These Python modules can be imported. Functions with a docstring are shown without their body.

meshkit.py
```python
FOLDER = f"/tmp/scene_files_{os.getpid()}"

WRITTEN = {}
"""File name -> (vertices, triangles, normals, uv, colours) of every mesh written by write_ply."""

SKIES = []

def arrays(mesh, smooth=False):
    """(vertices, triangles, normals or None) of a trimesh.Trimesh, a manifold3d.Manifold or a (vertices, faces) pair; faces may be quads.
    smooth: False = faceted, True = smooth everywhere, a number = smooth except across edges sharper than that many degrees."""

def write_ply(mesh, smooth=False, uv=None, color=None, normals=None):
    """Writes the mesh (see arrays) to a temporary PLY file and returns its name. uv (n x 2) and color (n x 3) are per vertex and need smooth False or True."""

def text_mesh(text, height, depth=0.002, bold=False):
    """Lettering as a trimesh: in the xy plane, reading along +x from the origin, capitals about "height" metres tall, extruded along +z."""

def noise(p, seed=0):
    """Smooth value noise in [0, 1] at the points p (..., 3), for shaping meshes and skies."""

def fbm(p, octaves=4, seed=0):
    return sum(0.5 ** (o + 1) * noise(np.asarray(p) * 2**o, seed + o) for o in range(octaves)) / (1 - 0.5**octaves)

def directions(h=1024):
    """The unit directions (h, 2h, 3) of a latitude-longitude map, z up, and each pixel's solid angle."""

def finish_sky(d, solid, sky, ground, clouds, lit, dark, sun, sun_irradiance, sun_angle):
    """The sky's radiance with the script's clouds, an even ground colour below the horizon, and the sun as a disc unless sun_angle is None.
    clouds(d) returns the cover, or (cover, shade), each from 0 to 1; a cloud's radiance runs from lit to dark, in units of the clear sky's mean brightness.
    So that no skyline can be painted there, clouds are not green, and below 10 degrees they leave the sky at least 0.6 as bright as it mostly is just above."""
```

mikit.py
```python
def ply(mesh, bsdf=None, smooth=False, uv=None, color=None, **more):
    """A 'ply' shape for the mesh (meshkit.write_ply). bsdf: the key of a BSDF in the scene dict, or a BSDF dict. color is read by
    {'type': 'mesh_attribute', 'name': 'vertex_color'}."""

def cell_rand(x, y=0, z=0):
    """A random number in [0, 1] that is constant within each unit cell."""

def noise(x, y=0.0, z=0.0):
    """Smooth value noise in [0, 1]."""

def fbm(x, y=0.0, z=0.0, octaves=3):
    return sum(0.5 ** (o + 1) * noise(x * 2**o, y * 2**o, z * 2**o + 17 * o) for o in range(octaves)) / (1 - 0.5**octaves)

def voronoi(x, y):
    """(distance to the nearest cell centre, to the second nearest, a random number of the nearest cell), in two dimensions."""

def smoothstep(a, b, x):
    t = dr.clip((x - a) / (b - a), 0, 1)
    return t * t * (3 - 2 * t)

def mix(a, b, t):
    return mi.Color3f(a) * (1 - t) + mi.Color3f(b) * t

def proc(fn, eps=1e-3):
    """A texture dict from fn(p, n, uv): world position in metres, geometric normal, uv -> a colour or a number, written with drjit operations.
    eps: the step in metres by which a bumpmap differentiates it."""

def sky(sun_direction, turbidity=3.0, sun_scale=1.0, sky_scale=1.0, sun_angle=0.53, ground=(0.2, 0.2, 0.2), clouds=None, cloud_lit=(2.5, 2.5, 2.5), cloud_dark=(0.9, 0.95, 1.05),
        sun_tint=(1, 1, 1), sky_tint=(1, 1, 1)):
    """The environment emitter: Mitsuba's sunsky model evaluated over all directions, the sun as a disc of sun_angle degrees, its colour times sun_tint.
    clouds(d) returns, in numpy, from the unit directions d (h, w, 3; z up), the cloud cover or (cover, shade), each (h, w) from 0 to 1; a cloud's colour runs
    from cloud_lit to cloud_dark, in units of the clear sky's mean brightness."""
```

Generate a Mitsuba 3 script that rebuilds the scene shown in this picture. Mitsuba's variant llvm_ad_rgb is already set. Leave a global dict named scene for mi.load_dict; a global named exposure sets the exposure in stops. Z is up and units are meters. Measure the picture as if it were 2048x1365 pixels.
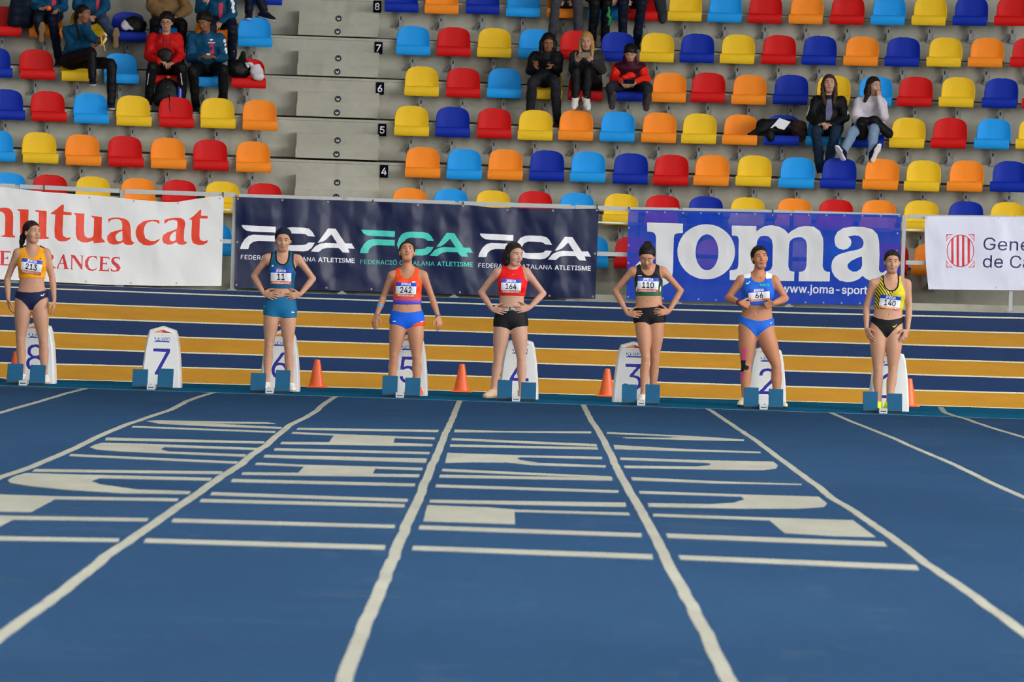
import math, numpy as np, trimesh, mitsuba as mi, mikit, meshkit
from shapely.geometry import Polygon, Point, box as sbox
from shapely.ops import unary_union
T = mi.ScalarTransform4f

# ------------------------------------------------------------------ camera, light, exposure
H_CAM, FPX, ROLL = 1.295, 10200.0, math.radians(1.87)
PITCH = math.atan(141.5 / FPX / math.cos(ROLL))
YAW = math.atan(math.tan(ROLL) * math.tan(PITCH))
CAM = np.array([0.0, 0.0, H_CAM])
FWD = np.array([math.sin(YAW) * math.cos(PITCH), math.cos(YAW) * math.cos(PITCH), -math.sin(PITCH)])
_r0 = np.array([math.cos(YAW), -math.sin(YAW), 0.0]); _u0 = np.cross(_r0, FWD)
RGT = math.cos(ROLL) * _r0 + math.sin(ROLL) * _u0
UPV = math.cos(ROLL) * _u0 - math.sin(ROLL) * _r0
exposure = 1.85
scene, labels = {}, {}
scene['camera'] = {'type': 'thinlens', 'fov': math.degrees(2 * math.atan(1024 / FPX)), 'fov_axis': 'x',
                   'aperture_radius': 0.011, 'focus_distance': 51.0, 'near_clip': 1.0, 'far_clip': 400.0,
                   'to_world': T().look_at(origin=CAM.tolist(), target=(CAM + FWD).tolist(), up=UPV.tolist())}


def lin(r, g, b, k=1.0):
    return [k * (c / 12.92 if c <= 0.04045 else ((c + 0.055) / 1.055) ** 2.4) for c in (r / 255, g / 255, b / 255)]


def rgb(c): return {'type': 'rgb', 'value': [float(min(x, 0.95)) for x in c]}


MATS = {}


def matte(name, col):
    scene['bsdf_' + name] = {'type': 'twosided', 'bsdf': {'type': 'diffuse', 'reflectance': col if isinstance(col, dict) else rgb(lin(*col))}}
    return 'bsdf_' + name



def mat(name, col, rough=0.5, spec=0.5, metallic=0.0, coat=0.0, sheen=0.0):
    """a principled BSDF, defined once; col in sRGB 0..255 or a texture dict"""
    d = {'type': 'principled', 'base_color': col if isinstance(col, dict) else rgb(lin(*col)), 'roughness': rough, 'specular': spec}
    if metallic: d['metallic'] = metallic
    if coat: d['clearcoat'] = coat; d['clearcoat_gloss'] = 0.9
    if sheen: d['sheen'] = sheen
    scene['bsdf_' + name] = {'type': 'twosided', 'bsdf': d}
    MATS[name] = col
    return 'bsdf_' + name


def obj(key, mesh, m, smooth=False, to_world=None, label=None, cat=None, group=None, kind=None, **more):
    n, k = key, 1
    while n in scene:
        n = f'{key}_{k:03d}'; k += 1
    d = mesh if isinstance(mesh, dict) else mikit.ply(mesh, m, smooth, **more)
    if to_world is not None: d = {**d, 'to_world': to_world}
    scene[n] = dict(d)
    tag(n, label, cat, group, kind)
    return n


def tag(n, label=None, cat=None, group=None, kind=None):
    t = {k: v for k, v in (('label', label), ('category', cat), ('group', group), ('kind', kind)) if v}
    if t: labels[n] = t


USED = set()


def thing(name, label, cat, group=None):
    n, k = name, 1
    while n in USED:
        n = f'{name}_{k:03d}'; k += 1
    USED.add(n)
    tag(n, label, cat, group)
    return n


# lamps and daylight of the hall (built as luminaires and windows further down)
LIGHT_CEIL, LIGHT_WIN, LIGHT_SIDE = 11.0, 1.1, 3.2


# ------------------------------------------------------------------ measuring helpers
def ray(px, py):
    px, py = np.asarray(px, float), np.asarray(py, float)
    return FWD + ((px - 1024) / FPX)[..., None] * RGT - ((py - 682.5) / FPX)[..., None] * UPV


def P(px, py, D):
    """world point seen at (px, py) at distance y = D"""
    d = ray(px, py)
    return CAM + d * (np.asarray(D, float) / d[..., 1])[..., None]


def ground(px, py, z=0.0):
    d = ray(px, py)
    return CAM + d * ((z - H_CAM) / d[..., 2])[..., None]


def cat_mesh(ms): return trimesh.util.concatenate(ms)


def bx(x0, x1, y0, y1, z0, z1):
    m = trimesh.creation.box((x1 - x0, y1 - y0, z1 - z0)); m.apply_translation(((x0 + x1) / 2, (y0 + y1) / 2, (z0 + z1) / 2)); return m


def bevel_box(w, d, h, r):
    """box w x d x h standing on z=0 with rounded vertical and top edges"""
    import manifold3d as m3
    pts = []
    for sx in (-1, 1):
        for sy in (-1, 1):
            for z in (r, h - r):
                s = m3.Manifold.sphere(r, 12).translate([sx * (w / 2 - r), sy * (d / 2 - r), z]); pts.append(s)
    m = m3.Manifold.batch_hull(pts).to_mesh()
    return trimesh.Trimesh(m.vert_properties[:, :3], m.tri_verts, process=False)


def tube(pts, r, n=8, caps=True):
    """round tube along a polyline; r number or list"""
    pts = np.asarray(pts, float); rr = np.broadcast_to(np.asarray(r, float), (len(pts),))
    tg = np.gradient(pts, axis=0); tg /= np.linalg.norm(tg, axis=1, keepdims=True)
    up = np.array([0, 0, 1.0]) if abs(tg[0][2]) < 0.9 else np.array([1.0, 0, 0])
    V = []
    a = np.arange(n) * 2 * np.pi / n
    for p, t, q in zip(pts, tg, rr):
        s = np.cross(t, up); s /= np.linalg.norm(s); w = np.cross(s, t)
        V.append(p + q * (np.cos(a)[:, None] * s + np.sin(a)[:, None] * w))
    V = np.concatenate(V); F = []
    for i in range(len(pts) - 1):
        for j in range(n):
            k = (j + 1) % n
            F += [[i * n + j, i * n + k, (i + 1) * n + k], [i * n + j, (i + 1) * n + k, (i + 1) * n + j]]
    if caps:
        c0, c1 = len(V), len(V) + 1
        V = np.vstack([V, pts[0], pts[-1]])
        for j in range(n):
            k = (j + 1) % n
            F += [[c0, k, j], [c1, (len(pts) - 1) * n + j, (len(pts) - 1) * n + k]]
    m = trimesh.Trimesh(V, F, process=False)
    return m


def lathe(prof, n=28):
    return trimesh.creation.revolve(np.array(prof, float), sections=n)


def grid_mesh(Pg, thick=None):
    """quads of a (nu, nv, 3) grid of points; thick: vector added for a closed back"""
    nu, nv = Pg.shape[:2]
    idx = np.arange(nu * nv).reshape(nu, nv)
    q = np.stack([idx[:-1, :-1], idx[1:, :-1], idx[1:, 1:], idx[:-1, 1:]], -1).reshape(-1, 4)
    F = np.vstack([q[:, [0, 1, 2]], q[:, [0, 2, 3]]]); V = Pg.reshape(-1, 3)
    if thick is not None:
        n = len(V); B = V + np.asarray(thick)
        edge = np.concatenate([idx[:, 0], idx[-1, 1:], idx[-2::-1, -1], idx[0, -2:0:-1]])
        e2 = np.roll(edge, -1)
        side = np.vstack([np.stack([edge, edge + n, e2 + n], 1), np.stack([edge, e2 + n, e2], 1)])
        F = np.vstack([F, F[:, ::-1] + n, side]); V = np.vstack([V, B])
    return trimesh.Trimesh(V, F, process=False)


def orient_front(m):
    """flip so that most faces look towards the camera side (-y)"""
    if (m.face_normals[:, 1] * m.area_faces).sum() > 0: m.invert()
    return m


def triangulate(poly, size=None):
    ms = []
    for g in getattr(poly, 'geoms', [poly]):
        if g.area <= 0: continue
        v, f = trimesh.creation.triangulate_polygon(g, engine='earcut')
        if size:
            v3, f = trimesh.remesh.subdivide_to_size(np.c_[v, np.zeros(len(v))], f, size)[:2]; v = v3[:, :2]
        ms.append((np.asarray(v), np.asarray(f)))
    off, V, F = 0, [], []
    for v, f in ms:
        V.append(v); F.append(f + off); off += len(v)
    return np.vstack(V), np.vstack(F)


def flat_text(text, bold=False):
    """lettering as flat triangles in the xy plane, capitals 1 tall, baseline at y=0, x from 0"""
    m = meshkit.text_mesh(text, 1.0, 0.05, bold)
    keep = m.face_normals[:, 2] > 0.5
    v, f = m.vertices[:, :2], m.faces[keep]
    used, inv = np.unique(f, return_inverse=True)
    v = v[used]; v = v - [v[:, 0].min(), 0]
    return v, inv.reshape(-1, 3)


def subdiv(v, f, size):
    v3, f = trimesh.remesh.subdivide_to_size(np.c_[v, np.zeros(len(v))], f, size, max_iter=12)[:2]
    return v3[:, :2], f


def fit_text(text, p0, p1, cap, bold=False, size=None):
    """flat text in pixel coordinates: baseline from p0 to p1, capitals cap pixels tall"""
    v, f = flat_text(text, bold)
    w = v[:, 0].max(); p0, p1 = np.array(p0, float), np.array(p1, float)
    q = p0 + (v[:, :1] / w) * (p1 - p0) + v[:, 1:] * np.array([[0.033 * cap, -cap]])
    if size: q, f = subdiv(q, f, size)
    return q, f


def facing(V, F):
    m = trimesh.Trimesh(V, F, process=False)
    return orient_front(m)
# ------------------------------------------------------------------ the hall: floor, banked track, grandstand
def floor_col(p, n, uv):
    a = mikit.fbm(p.x * 0.9, p.y * 0.35, 0.0, 4)
    b = mikit.noise(p.x * 60.0, p.y * 30.0, 1.0)
    c = mikit.smoothstep(0.70, 0.74, mikit.noise(p.x * 0.45 + 7.3, p.y * 14.0, 5.0)) * mikit.smoothstep(0.55, 0.8, mikit.noise(p.x * 2.0, p.y * 0.4, 8.0))
    k = 0.86 + 0.28 * a + 0.12 * (b - 0.5)
    col = mi.Color3f(*lin(44, 70, 100)) * k
    e = mikit.smoothstep(0.80, 0.83, mikit.noise(p.x * 9.0 + 3.0, p.y * 3.5, 21.0)) * mikit.smoothstep(0.6, 0.7, mikit.noise(p.x * 1.3, p.y * 0.5, 31.0))
    return mikit.mix(mikit.mix(col, mi.Color3f(*lin(70, 86, 102)), 0.35 * c), mi.Color3f(*lin(70, 90, 112)), 0.15 * e)


def start_col(p, n, uv):
    k = 0.85 + 0.3 * mikit.fbm(p.x * 1.7, p.y * 1.1, 3.0, 3)
    return mi.Color3f(*lin(28, 90, 122)) * k


def paint_col(p, n, uv):
    k = 0.80 + 0.28 * mikit.fbm(p.x * 5.0, p.y * 1.6, 2.0, 4)
    return mi.Color3f(*lin(162, 161, 148)) * k


def conc_col(p, n, uv):
    a = mikit.fbm(p.x * 1.3, p.y * 1.3, p.z * 3.0, 4)
    b = mikit.fbm(p.x * 14.0, p.y * 14.0, p.z * 14.0, 2)
    k = 0.78 + 0.34 * a + 0.12 * b
    st = mikit.smoothstep(0.62, 0.8, mikit.fbm(p.x * 3.1, 4.0, p.z * 0.8, 3))
    return mikit.mix(mi.Color3f(*lin(172, 170, 156)) * k, mi.Color3f(*lin(120, 115, 98)), 0.35 * st)


def speck(base, amt=0.25):
    def fn(p, n, uv):
        return mi.Color3f(*lin(*base)) * (1 - amt / 2 + amt * mikit.fbm(p.x * 3.0, p.y * 3.0, p.z * 6.0, 4))
    return fn


M_FLOOR = matte('floor', mikit.proc(floor_col))
M_START = matte('start', mikit.proc(start_col))
M_PAINT = matte('paint', mikit.proc(paint_col))
M_CONC = mat('concrete', mikit.proc(conc_col), 0.85, 0.25)
M_YEL = mat('track_yellow', mikit.proc(speck((190, 136, 44), 0.22)), 0.8, 0.15)
M_BLU = mat('track_blue', mikit.proc(speck((34, 56, 96), 0.3)), 0.8, 0.15)
M_LINE = mat('line_cream', (228, 222, 190), 0.6, 0.3)
M_WALL = mat('hall_wall', (150, 150, 148), 0.85, 0.2)
M_CEIL = mat('hall_ceiling', (120, 122, 124), 0.85, 0.2)
M_STEEL = mat('steel', (150, 152, 150), 0.42, 0.5, metallic=0.55)
M_GALV = mat('galvanised', (140, 143, 140), 0.5, 0.5)
M_WHITE = mat('white_gloss', (226, 226, 222), 0.16, 0.5, coat=0.4)
M_BLACK = mat('black', (14, 15, 18), 0.55, 0.4)
M_NAVY = mat('navy', (14, 18, 42), 0.5, 0.4)

obj('floor', bx(-24, 24, -16, 49.93, -0.3, 0.0), M_FLOOR, kind='structure', label='blue synthetic running track floor')
FL = 'floor__'
# start area behind the start line, up to the banked bend
W = [  # lane boundaries of the banked bend, bottom to top: points on each
    [(0, 758), (105, 761), (506, 770.3), (658, 778 - 2.5), (855, 782.5), (960, 785.5), (1315, 795), (1480, 800.5), (1700, 806), (1824, 811), (2048, 820)],
    [(0, 727.0), (105, 729.3), (520, 740.3), (658, 745), (960, 754), (1064, 757.4), (1315, 766), (1380, 768.5), (1700, 777.5), (1824, 781), (2048, 788)],
    [(0, 694.8), (102, 697.5), (520, 711), (960, 725), (1064, 727.5), (1380, 737), (1700, 746.5), (1824, 750), (2048, 757)],
    [(0, 662.8), (102, 666), (527, 680.8), (960, 695.2), (1068, 697.5), (1380, 706.2), (1700, 716.0), (1824, 719), (2048, 726.3)],
    [(0, 632.7), (105, 636.3), (527, 650.8), (960, 665.6), (1064, 668.3), (1380, 677.6), (1700, 687.4), (1824, 690.5), (2048, 697)],
    [(0, 603.5), (116, 606.8), (527, 622), (960, 637), (1064, 639.5), (1380, 648.6), (1700, 658.2), (1824, 661), (2048, 667.6)],
    [(0, 574.8), (116, 578.4), (527, 594), (960, 609.5), (1064, 612.0), (1380, 620.8), (1700, 629.3), (1824, 632.5), (2048, 637.6)],
    [(0, 565.5), (116, 568.8), (460, 582.0), (960, 597.5), (1332, 608.0), (1700, 617.8), (1824, 621), (2048, 627)]]
XS = np.linspace(-420, 2468, 77)


def curve(pts, x=XS):
    pts = np.array(pts, float)
    c = np.polyfit((pts[:, 0] - 1024) / 1024, pts[:, 1], 3)
    y = np.polyval(c, (np.clip(x, -60, 2110) - 1024) / 1024)
    return y + 0.031 * (x - np.clip(x, -60, 2110))


_g0 = ground(XS, curve(W[0]))
D0 = np.polyval(np.polyfit(XS, _g0[:, 1], 2), np.clip(XS, -60, 2110))
bank = [P(XS, curve(W[k]), D0 + [0, 1, 2, 3, 4, 5, 6, 6.35][k]) for k in range(8)]
bank[0][:, 2] = 0.0
track = thing('banked_track', 'banked track bend of yellow and blue lanes behind the start', 'running track')
for k in range(7):
    a, b = bank[k], bank[k + 1]
    obj(track + '__lane', orient_front(grid_mesh(np.stack([a, a * 0.67 + b * 0.33, a * 0.33 + b * 0.67, b], 1))), M_YEL if k in (0, 2, 4) else M_BLU,
        label=('mustard yellow lane surface' if k in (0, 2, 4) else 'dark blue lane surface') if k < 2 else None)
for k in range(7):
    a = bank[k]; up = bank[min(k + 1, 7)] - a if k < 7 else a
    nrm = np.cross(np.gradient(a, axis=0), up); nrm /= np.linalg.norm(nrm, axis=1, keepdims=True); nrm *= np.sign(nrm[:, 2:])
    t = up / np.linalg.norm(up, axis=1, keepdims=True)
    w = 0.036 if k else 0.03
    lo, hi = a - t * w * 1.25 + nrm * 0.004, a + t * w * 1.25 + nrm * 0.004
    if k == 0: lo[:, 2] = 0.004; lo[:, 1] = a[:, 1] - 0.10
    obj(track + '__lane_line', orient_front(grid_mesh(np.stack([lo, hi], 1))), M_LINE)
sa = np.stack([np.c_[bank[0][:, 0], np.full(len(XS), 49.93), np.zeros(len(XS))], bank[0]], 1)
m = grid_mesh(sa); m = m if m.face_normals[:, 2].sum() > 0 else (m.invert() or m)
obj(FL + 'start_area', m, M_START, label='teal strip behind the start line')
obj(FL + 'start_seam', bx(-9, 9, 49.925, 49.945, -0.01, 0.003), mat('seam', (88, 118, 138), 0.7))
# the solid body under the bank and the walkway on top of it
top = bank[7]
walk = np.stack([top, top + [0, 0.9, 0.0], np.c_[top[:, 0], np.full(len(XS), 66.0), top[:, 2]]], 1)
m = grid_mesh(walk); m = m if m.face_normals[:, 2].sum() > 0 else (m.invert() or m)
obj('floor_walkway', m, M_CONC, kind='structure', label='grey concrete walkway behind the banked bend')

# painted lane lines: centre points traced on the floor, 5 cm wide, a little wavy as on the photo
LANES = [
    [(171, 777.8), (134, 787), (88, 801), (46, 813), (0, 826), (-60, 843)],
    [(425, 786.3), (397.5, 794.4), (373, 803), (345, 819), (301, 834), (253, 850), (191.4, 876), (167.5, 889), (112.8, 914), (61.5, 935), (0, 956), (-80, 990)],
    [(671, 793.6), (648, 808.5), (634, 821.7), (611.8, 835.4), (581, 850), (555.4, 871.3), (533, 891), (502.4, 911), (478.5, 932.8), (434, 960), (396.4, 987.5), (355.4, 1014.8), (321, 1038.7), (273.4, 1073), (239, 1095), (208.5, 1117), (175, 1145), (140, 1172.5), (90, 1210), (50, 1238), (0, 1275), (-90, 1345)],
    [(919.5, 802), (911.5, 821.7), (900.8, 847.3), (888.8, 871.3), (878.5, 902), (863, 932.8), (846, 973.8), (835.8, 1001), (818.7, 1038.7), (801.6, 1079.7), (786.3, 1117.3), (768, 1160), (750, 1205), (732, 1250), (716, 1290), (700, 1325), (690, 1357), (676, 1400), (655, 1460)],
    [(1166, 810), (1172.5, 821.7), (1181, 840.5), (1198, 864.4), (1213, 891.8), (1229, 928), (1246, 961), (1264, 992), (1285, 1026), (1305, 1066), (1324, 1104), (1345, 1144), (1372, 1193), (1402, 1250), (1426, 1297), (1450, 1345), (1472, 1382), (1500, 1450)],
    [(1414, 818), (1424, 823.6), (1456, 845.6), (1490.5, 867.8), (1524.7, 891.8), (1555.4, 915.7), (1593, 943), (1630.6, 970), (1662, 996), (1712, 1027), (1756, 1057), (1810, 1094), (1848, 1126), (1890, 1154), (1924, 1177.5), (1974, 1213), (2044, 1264), (2150, 1345)],
    [(1663, 827), (1700.6, 843), (1748, 862), (1779.7, 874.5), (1821, 893), (1855.7, 908), (1893.7, 924), (1938, 944.6), (1979, 965), (2017, 982.5), (2048, 996), (2150, 1040)],
    [(1881, 815.4), (1889, 825.5), (1906, 832), (1931.6, 838.5), (1953.8, 847), (2001, 862), (2048, 876), (2180, 916)]]
for i, L in enumerate(LANES):
    c = ground(*np.array(L, float).T)
    if i < 7: c[0, 1] = 49.93
    c = np.vstack([c, c[-1] + (c[-1] - c[-2]) / max(abs((c[-1] - c[-2])[1]), 1e-6) * min(16, c[-1][1] + 10)]) if i in (3, 4) else c
    tt = np.arange(len(c)); t2 = np.linspace(0, len(c) - 1, 6 * (len(c) - 1) + 1)
    c = np.stack([np.interp(t2, tt, c[:, k]) for k in range(3)], 1)
    c[:, 0] += 0.016 * (meshkit.fbm(np.stack([c[:, 1] * 1.9, 0 * t2 + 7.7 * i, 0 * t2], -1), 3) - 0.5) * (t2 > 0.5)
    w = np.array([[0.026 if i < 7 else 0.03, 0, 0]])
    pts = np.stack([c - w, c + w], 1); pts[:, :, 2] = 0.003
    mm = grid_mesh(pts, [0, 0, -0.006]); mm.fix_normals()
    obj(FL + 'lane_line', mm, M_PAINT, label='painted white lane line' if i == 0 else None)

# giant lettering painted across four lanes (strokes traced in crops: origin x, y, scale)
R1, R2, R3, R0 = (0, 820, 2.926), (600, 820, 2.926), (1200, 820, 2.926), (0, 0, 1)
PAINT = [
    (R1, [(855, 68), (920, 64), (1560, 75), (1612, 83), (1190, 80), (1650, 104), (1648, 113), (1190, 97), (930, 84)]),
    (R1, [(780, 97), (1614, 128), (1608, 137), (770, 105)]), (R1, [(622, 165), (1550, 188), (1543, 199), (615, 180)]),
    (R1, [(525, 222), (560, 205), (600, 196), (800, 200), (1505, 226), (1495, 237), (960, 220), (940, 235), (985, 247), (1440, 264), (1432, 277), (900, 255), (700, 246), (570, 236)]),
    (R1, [(415, 262), (1395, 306), (1385, 318), (402, 273)]), (R1, [(205, 350), (1303, 364), (1297, 378), (190, 363)]),
    (R1, [(45, 415), (85, 392), (150, 374), (540, 384), (1240, 402), (1230, 416), (580, 402), (530, 420), (590, 440), (800, 470), (1115, 480), (1105, 495), (700, 490), (400, 472), (180, 450), (60, 430)]),
    (R1, [(-260, 490), (330, 510), (1045, 522), (1035, 537), (320, 525), (180, 600), (-420, 592)]),
    (R1, [(-320, 608), (85, 625), (870, 638), (855, 655), (75, 645), (0, 683), (-160, 770), (-400, 770)]), (R1, [(-500, 735), (700, 757), (688, 776), (-520, 760)]),
    (R0, [(596.4, 856.9), (877.5, 861), (876, 865), (593, 860.3)]),
    (R0, [(586, 865), (670, 869.2), (870, 876.4), (869, 880), (789.7, 877.4), (786.6, 886.8), (865.5, 889.4), (864, 893.5), (561, 889), (563, 885), (658, 885.4), (668, 872.3), (582.7, 868.4)]),
    (R0, [(550, 897.6), (860, 905.4), (858, 909.5), (547.5, 902)]), (R0, [(529.7, 911), (854, 918.4), (852, 926.6), (527, 916)]),
    (R0, [(513.3, 926.6), (609, 931), (845.4, 937), (844.4, 941.7), (750.4, 938.4), (745, 949), (839.2, 950), (837.5, 955.3), (483, 950.5), (485.3, 945.8), (596.4, 947), (608.3, 934.5), (510, 930.7)]),
    (R0, [(464.8, 959.4), (830.7, 968.7), (829, 973.8), (462, 965)]), (R0, [(423.8, 985.8), (816, 999.4), (814.3, 1005), (420.4, 991.6)]),
    (R0, [(402.6, 999.4), (809.5, 1010), (808.5, 1015.8), (399.2, 1005.2)]), (R0, [(346.9, 1038.7), (790.4, 1051.7), (788.7, 1057.5), (342.8, 1045.6)]),
    (R0, [(292.2, 1078.7), (770.9, 1092.4), (769, 1101), (287, 1086.6)]),
    (R2, [(905, 118), (1200, 127), (1705, 129), (1703, 139), (1200, 133), (903, 132)]), (R2, [(890, 168), (1735, 203), (1738, 217), (885, 180)]),
    (R2, [(880, 205), (1740, 222), (1745, 234), (876, 217)]),
    (R2, [(862, 255), (1265, 268), (1768, 278), (1768, 291), (1290, 279), (1265, 285), (1290, 297), (1400, 314), (1790, 328), (1788, 340), (1350, 326), (1200, 310), (1000, 308), (850, 312)]),
    (R2, [(833, 348), (1820, 393), (1830, 405), (830, 362)]), (R2, [(820, 383), (1825, 402), (1830, 416), (815, 398)]),
    (R2, [(797, 440), (1865, 475), (1862, 488), (793, 455)]), (R2, [(760, 530), (1905, 547), (1908, 570), (1300, 558), (758, 545)]),
    (R2, [(745, 562), (1100, 575), (1260, 588), (1925, 606), (1930, 620), (1255, 599), (1258, 672), (722, 655)]),
    (R2, [(700, 680), (2000, 727), (1998, 748), (695, 702)]), (R0, [(826.3, 1093.4), (1304.2, 1110.5), (1306, 1120), (823.9, 1101.6)]),
    (R3, [(40, 132), (350, 147), (520, 155), (700, 166), (845, 177), (840, 184), (500, 178), (150, 168), (130, 164), (400, 166), (470, 162), (350, 155), (40, 142)]),
    (R3, [(80, 208), (490, 232), (940, 248), (940, 255), (450, 243), (85, 232)]),
    (R3, [(118, 282), (600, 298), (1015, 306), (1040, 328), (1030, 345), (950, 354), (700, 352), (145, 342), (140, 330), (560, 335), (640, 328), (650, 318), (600, 312), (118, 295)]),
    (R3, [(180, 397), (700, 422), (1180, 437), (1175, 441), (650, 432), (190, 415)]),
    (R3, [(228, 478), (800, 498), (1280, 512), (1328, 550), (1310, 570), (1150, 580), (800, 580), (285, 570), (280, 550), (650, 556), (780, 548), (848, 527), (820, 510), (232, 492)]),
    (R3, [(312, 612), (900, 632), (1480, 650), (1612, 748), (1330, 740), (1080, 725), (990, 650), (310, 626)]),
    (R3, [(387, 728), (1660, 776), (1680, 803), (395, 752)]), (R3, [(457, 855), (1850, 912), (1868, 942), (470, 880)])]
for (ox, oy, s), pts in PAINT:
    q = np.array(pts, float) / s + [ox, oy]
    pg = Polygon(ground(*q.T)[:, :2])
    if not pg.is_valid: pg = pg.buffer(0)
    m = cat_mesh([trimesh.creation.extrude_polygon(g, 0.003, engine='earcut') for g in getattr(pg, 'geoms', [pg])])
    obj(FL + 'painted_stroke', m, M_PAINT, label='broad white stroke of painted lettering' if pts[0] == (855, 68) else None)


# ------------------------------------------------------------------ grandstand
def row_D(r, px):
    return 65.2 - 0.55 * ((np.asarray(px, float) - 1030) / 1000) ** 2 + 0.65 * (r - 3)


RISE = 0.548


def edge_z(r, px=900): return 3.70 + RISE * (r - 4) + np.interp(px, [0, 830, 2048, 2500], [0.005, 0.0, -0.075, -0.09])


def at_x(px, D): return (np.asarray(px, float) - 1024) / FPX * D


M_JOINT_SHADE = matte('joint_shade', (84, 80, 70))  # shade in the joints at the riser feet, put into a dark colour
stand = thing('grandstand', 'grey concrete terraced grandstand with a central stairway', 'grandstand')
GX = np.array([-400, -200, 0, 260, 520, 640, 770, 830, 1000, 1300, 1700, 2048, 2300, 2500.0])
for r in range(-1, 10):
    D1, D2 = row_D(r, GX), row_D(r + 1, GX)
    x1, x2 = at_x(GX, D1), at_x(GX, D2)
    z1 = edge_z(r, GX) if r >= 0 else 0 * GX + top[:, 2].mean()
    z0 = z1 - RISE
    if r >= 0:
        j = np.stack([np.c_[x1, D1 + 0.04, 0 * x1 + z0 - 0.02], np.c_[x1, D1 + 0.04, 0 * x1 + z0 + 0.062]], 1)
        obj(stand + '__joint', orient_front(grid_mesh(j)), M_JOINT_SHADE)  # dark strip set back in the joint, painted as its shadow line
        a = np.stack([np.c_[x1, D1 + 0.04, 0 * x1 + z0 + 0.042], np.c_[x1, D1, 0 * x1 + z0 + 0.042], np.c_[x1, D1, 0 * x1 + z1 - 0.035], np.c_[x1, D1 - 0.012, 0 * x1 + z1 - 0.03], np.c_[x1, D1 - 0.012, 0 * x1 + z1]], 1)
        obj(stand + '__riser', orient_front(grid_mesh(a)), M_CONC)
        t = np.stack([np.c_[x1, D1 - 0.012, 0 * x1 + z1], np.c_[x2, D2, 0 * x2 + z1]], 1)
        m = grid_mesh(t); m = m if m.face_normals[:, 2].sum() > 0 else (m.invert() or m)
        obj(stand + '__tread', m, M_CONC)
# vertical joints between the precast units of the risers
for r, pxj in [(1, 1275), (2, 1330), (3, 1333), (3, 345), (4, 1345), (2, 348), (5, 1352)]:
    D = float(row_D(r, pxj)); x = at_x(pxj, D)
    obj(stand + '__joint', bx(x - 0.012, x + 0.012, D - 0.004, D + 0.02, edge_z(r, pxj) - 0.5, edge_z(r, pxj)), M_BLACK)
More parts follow.
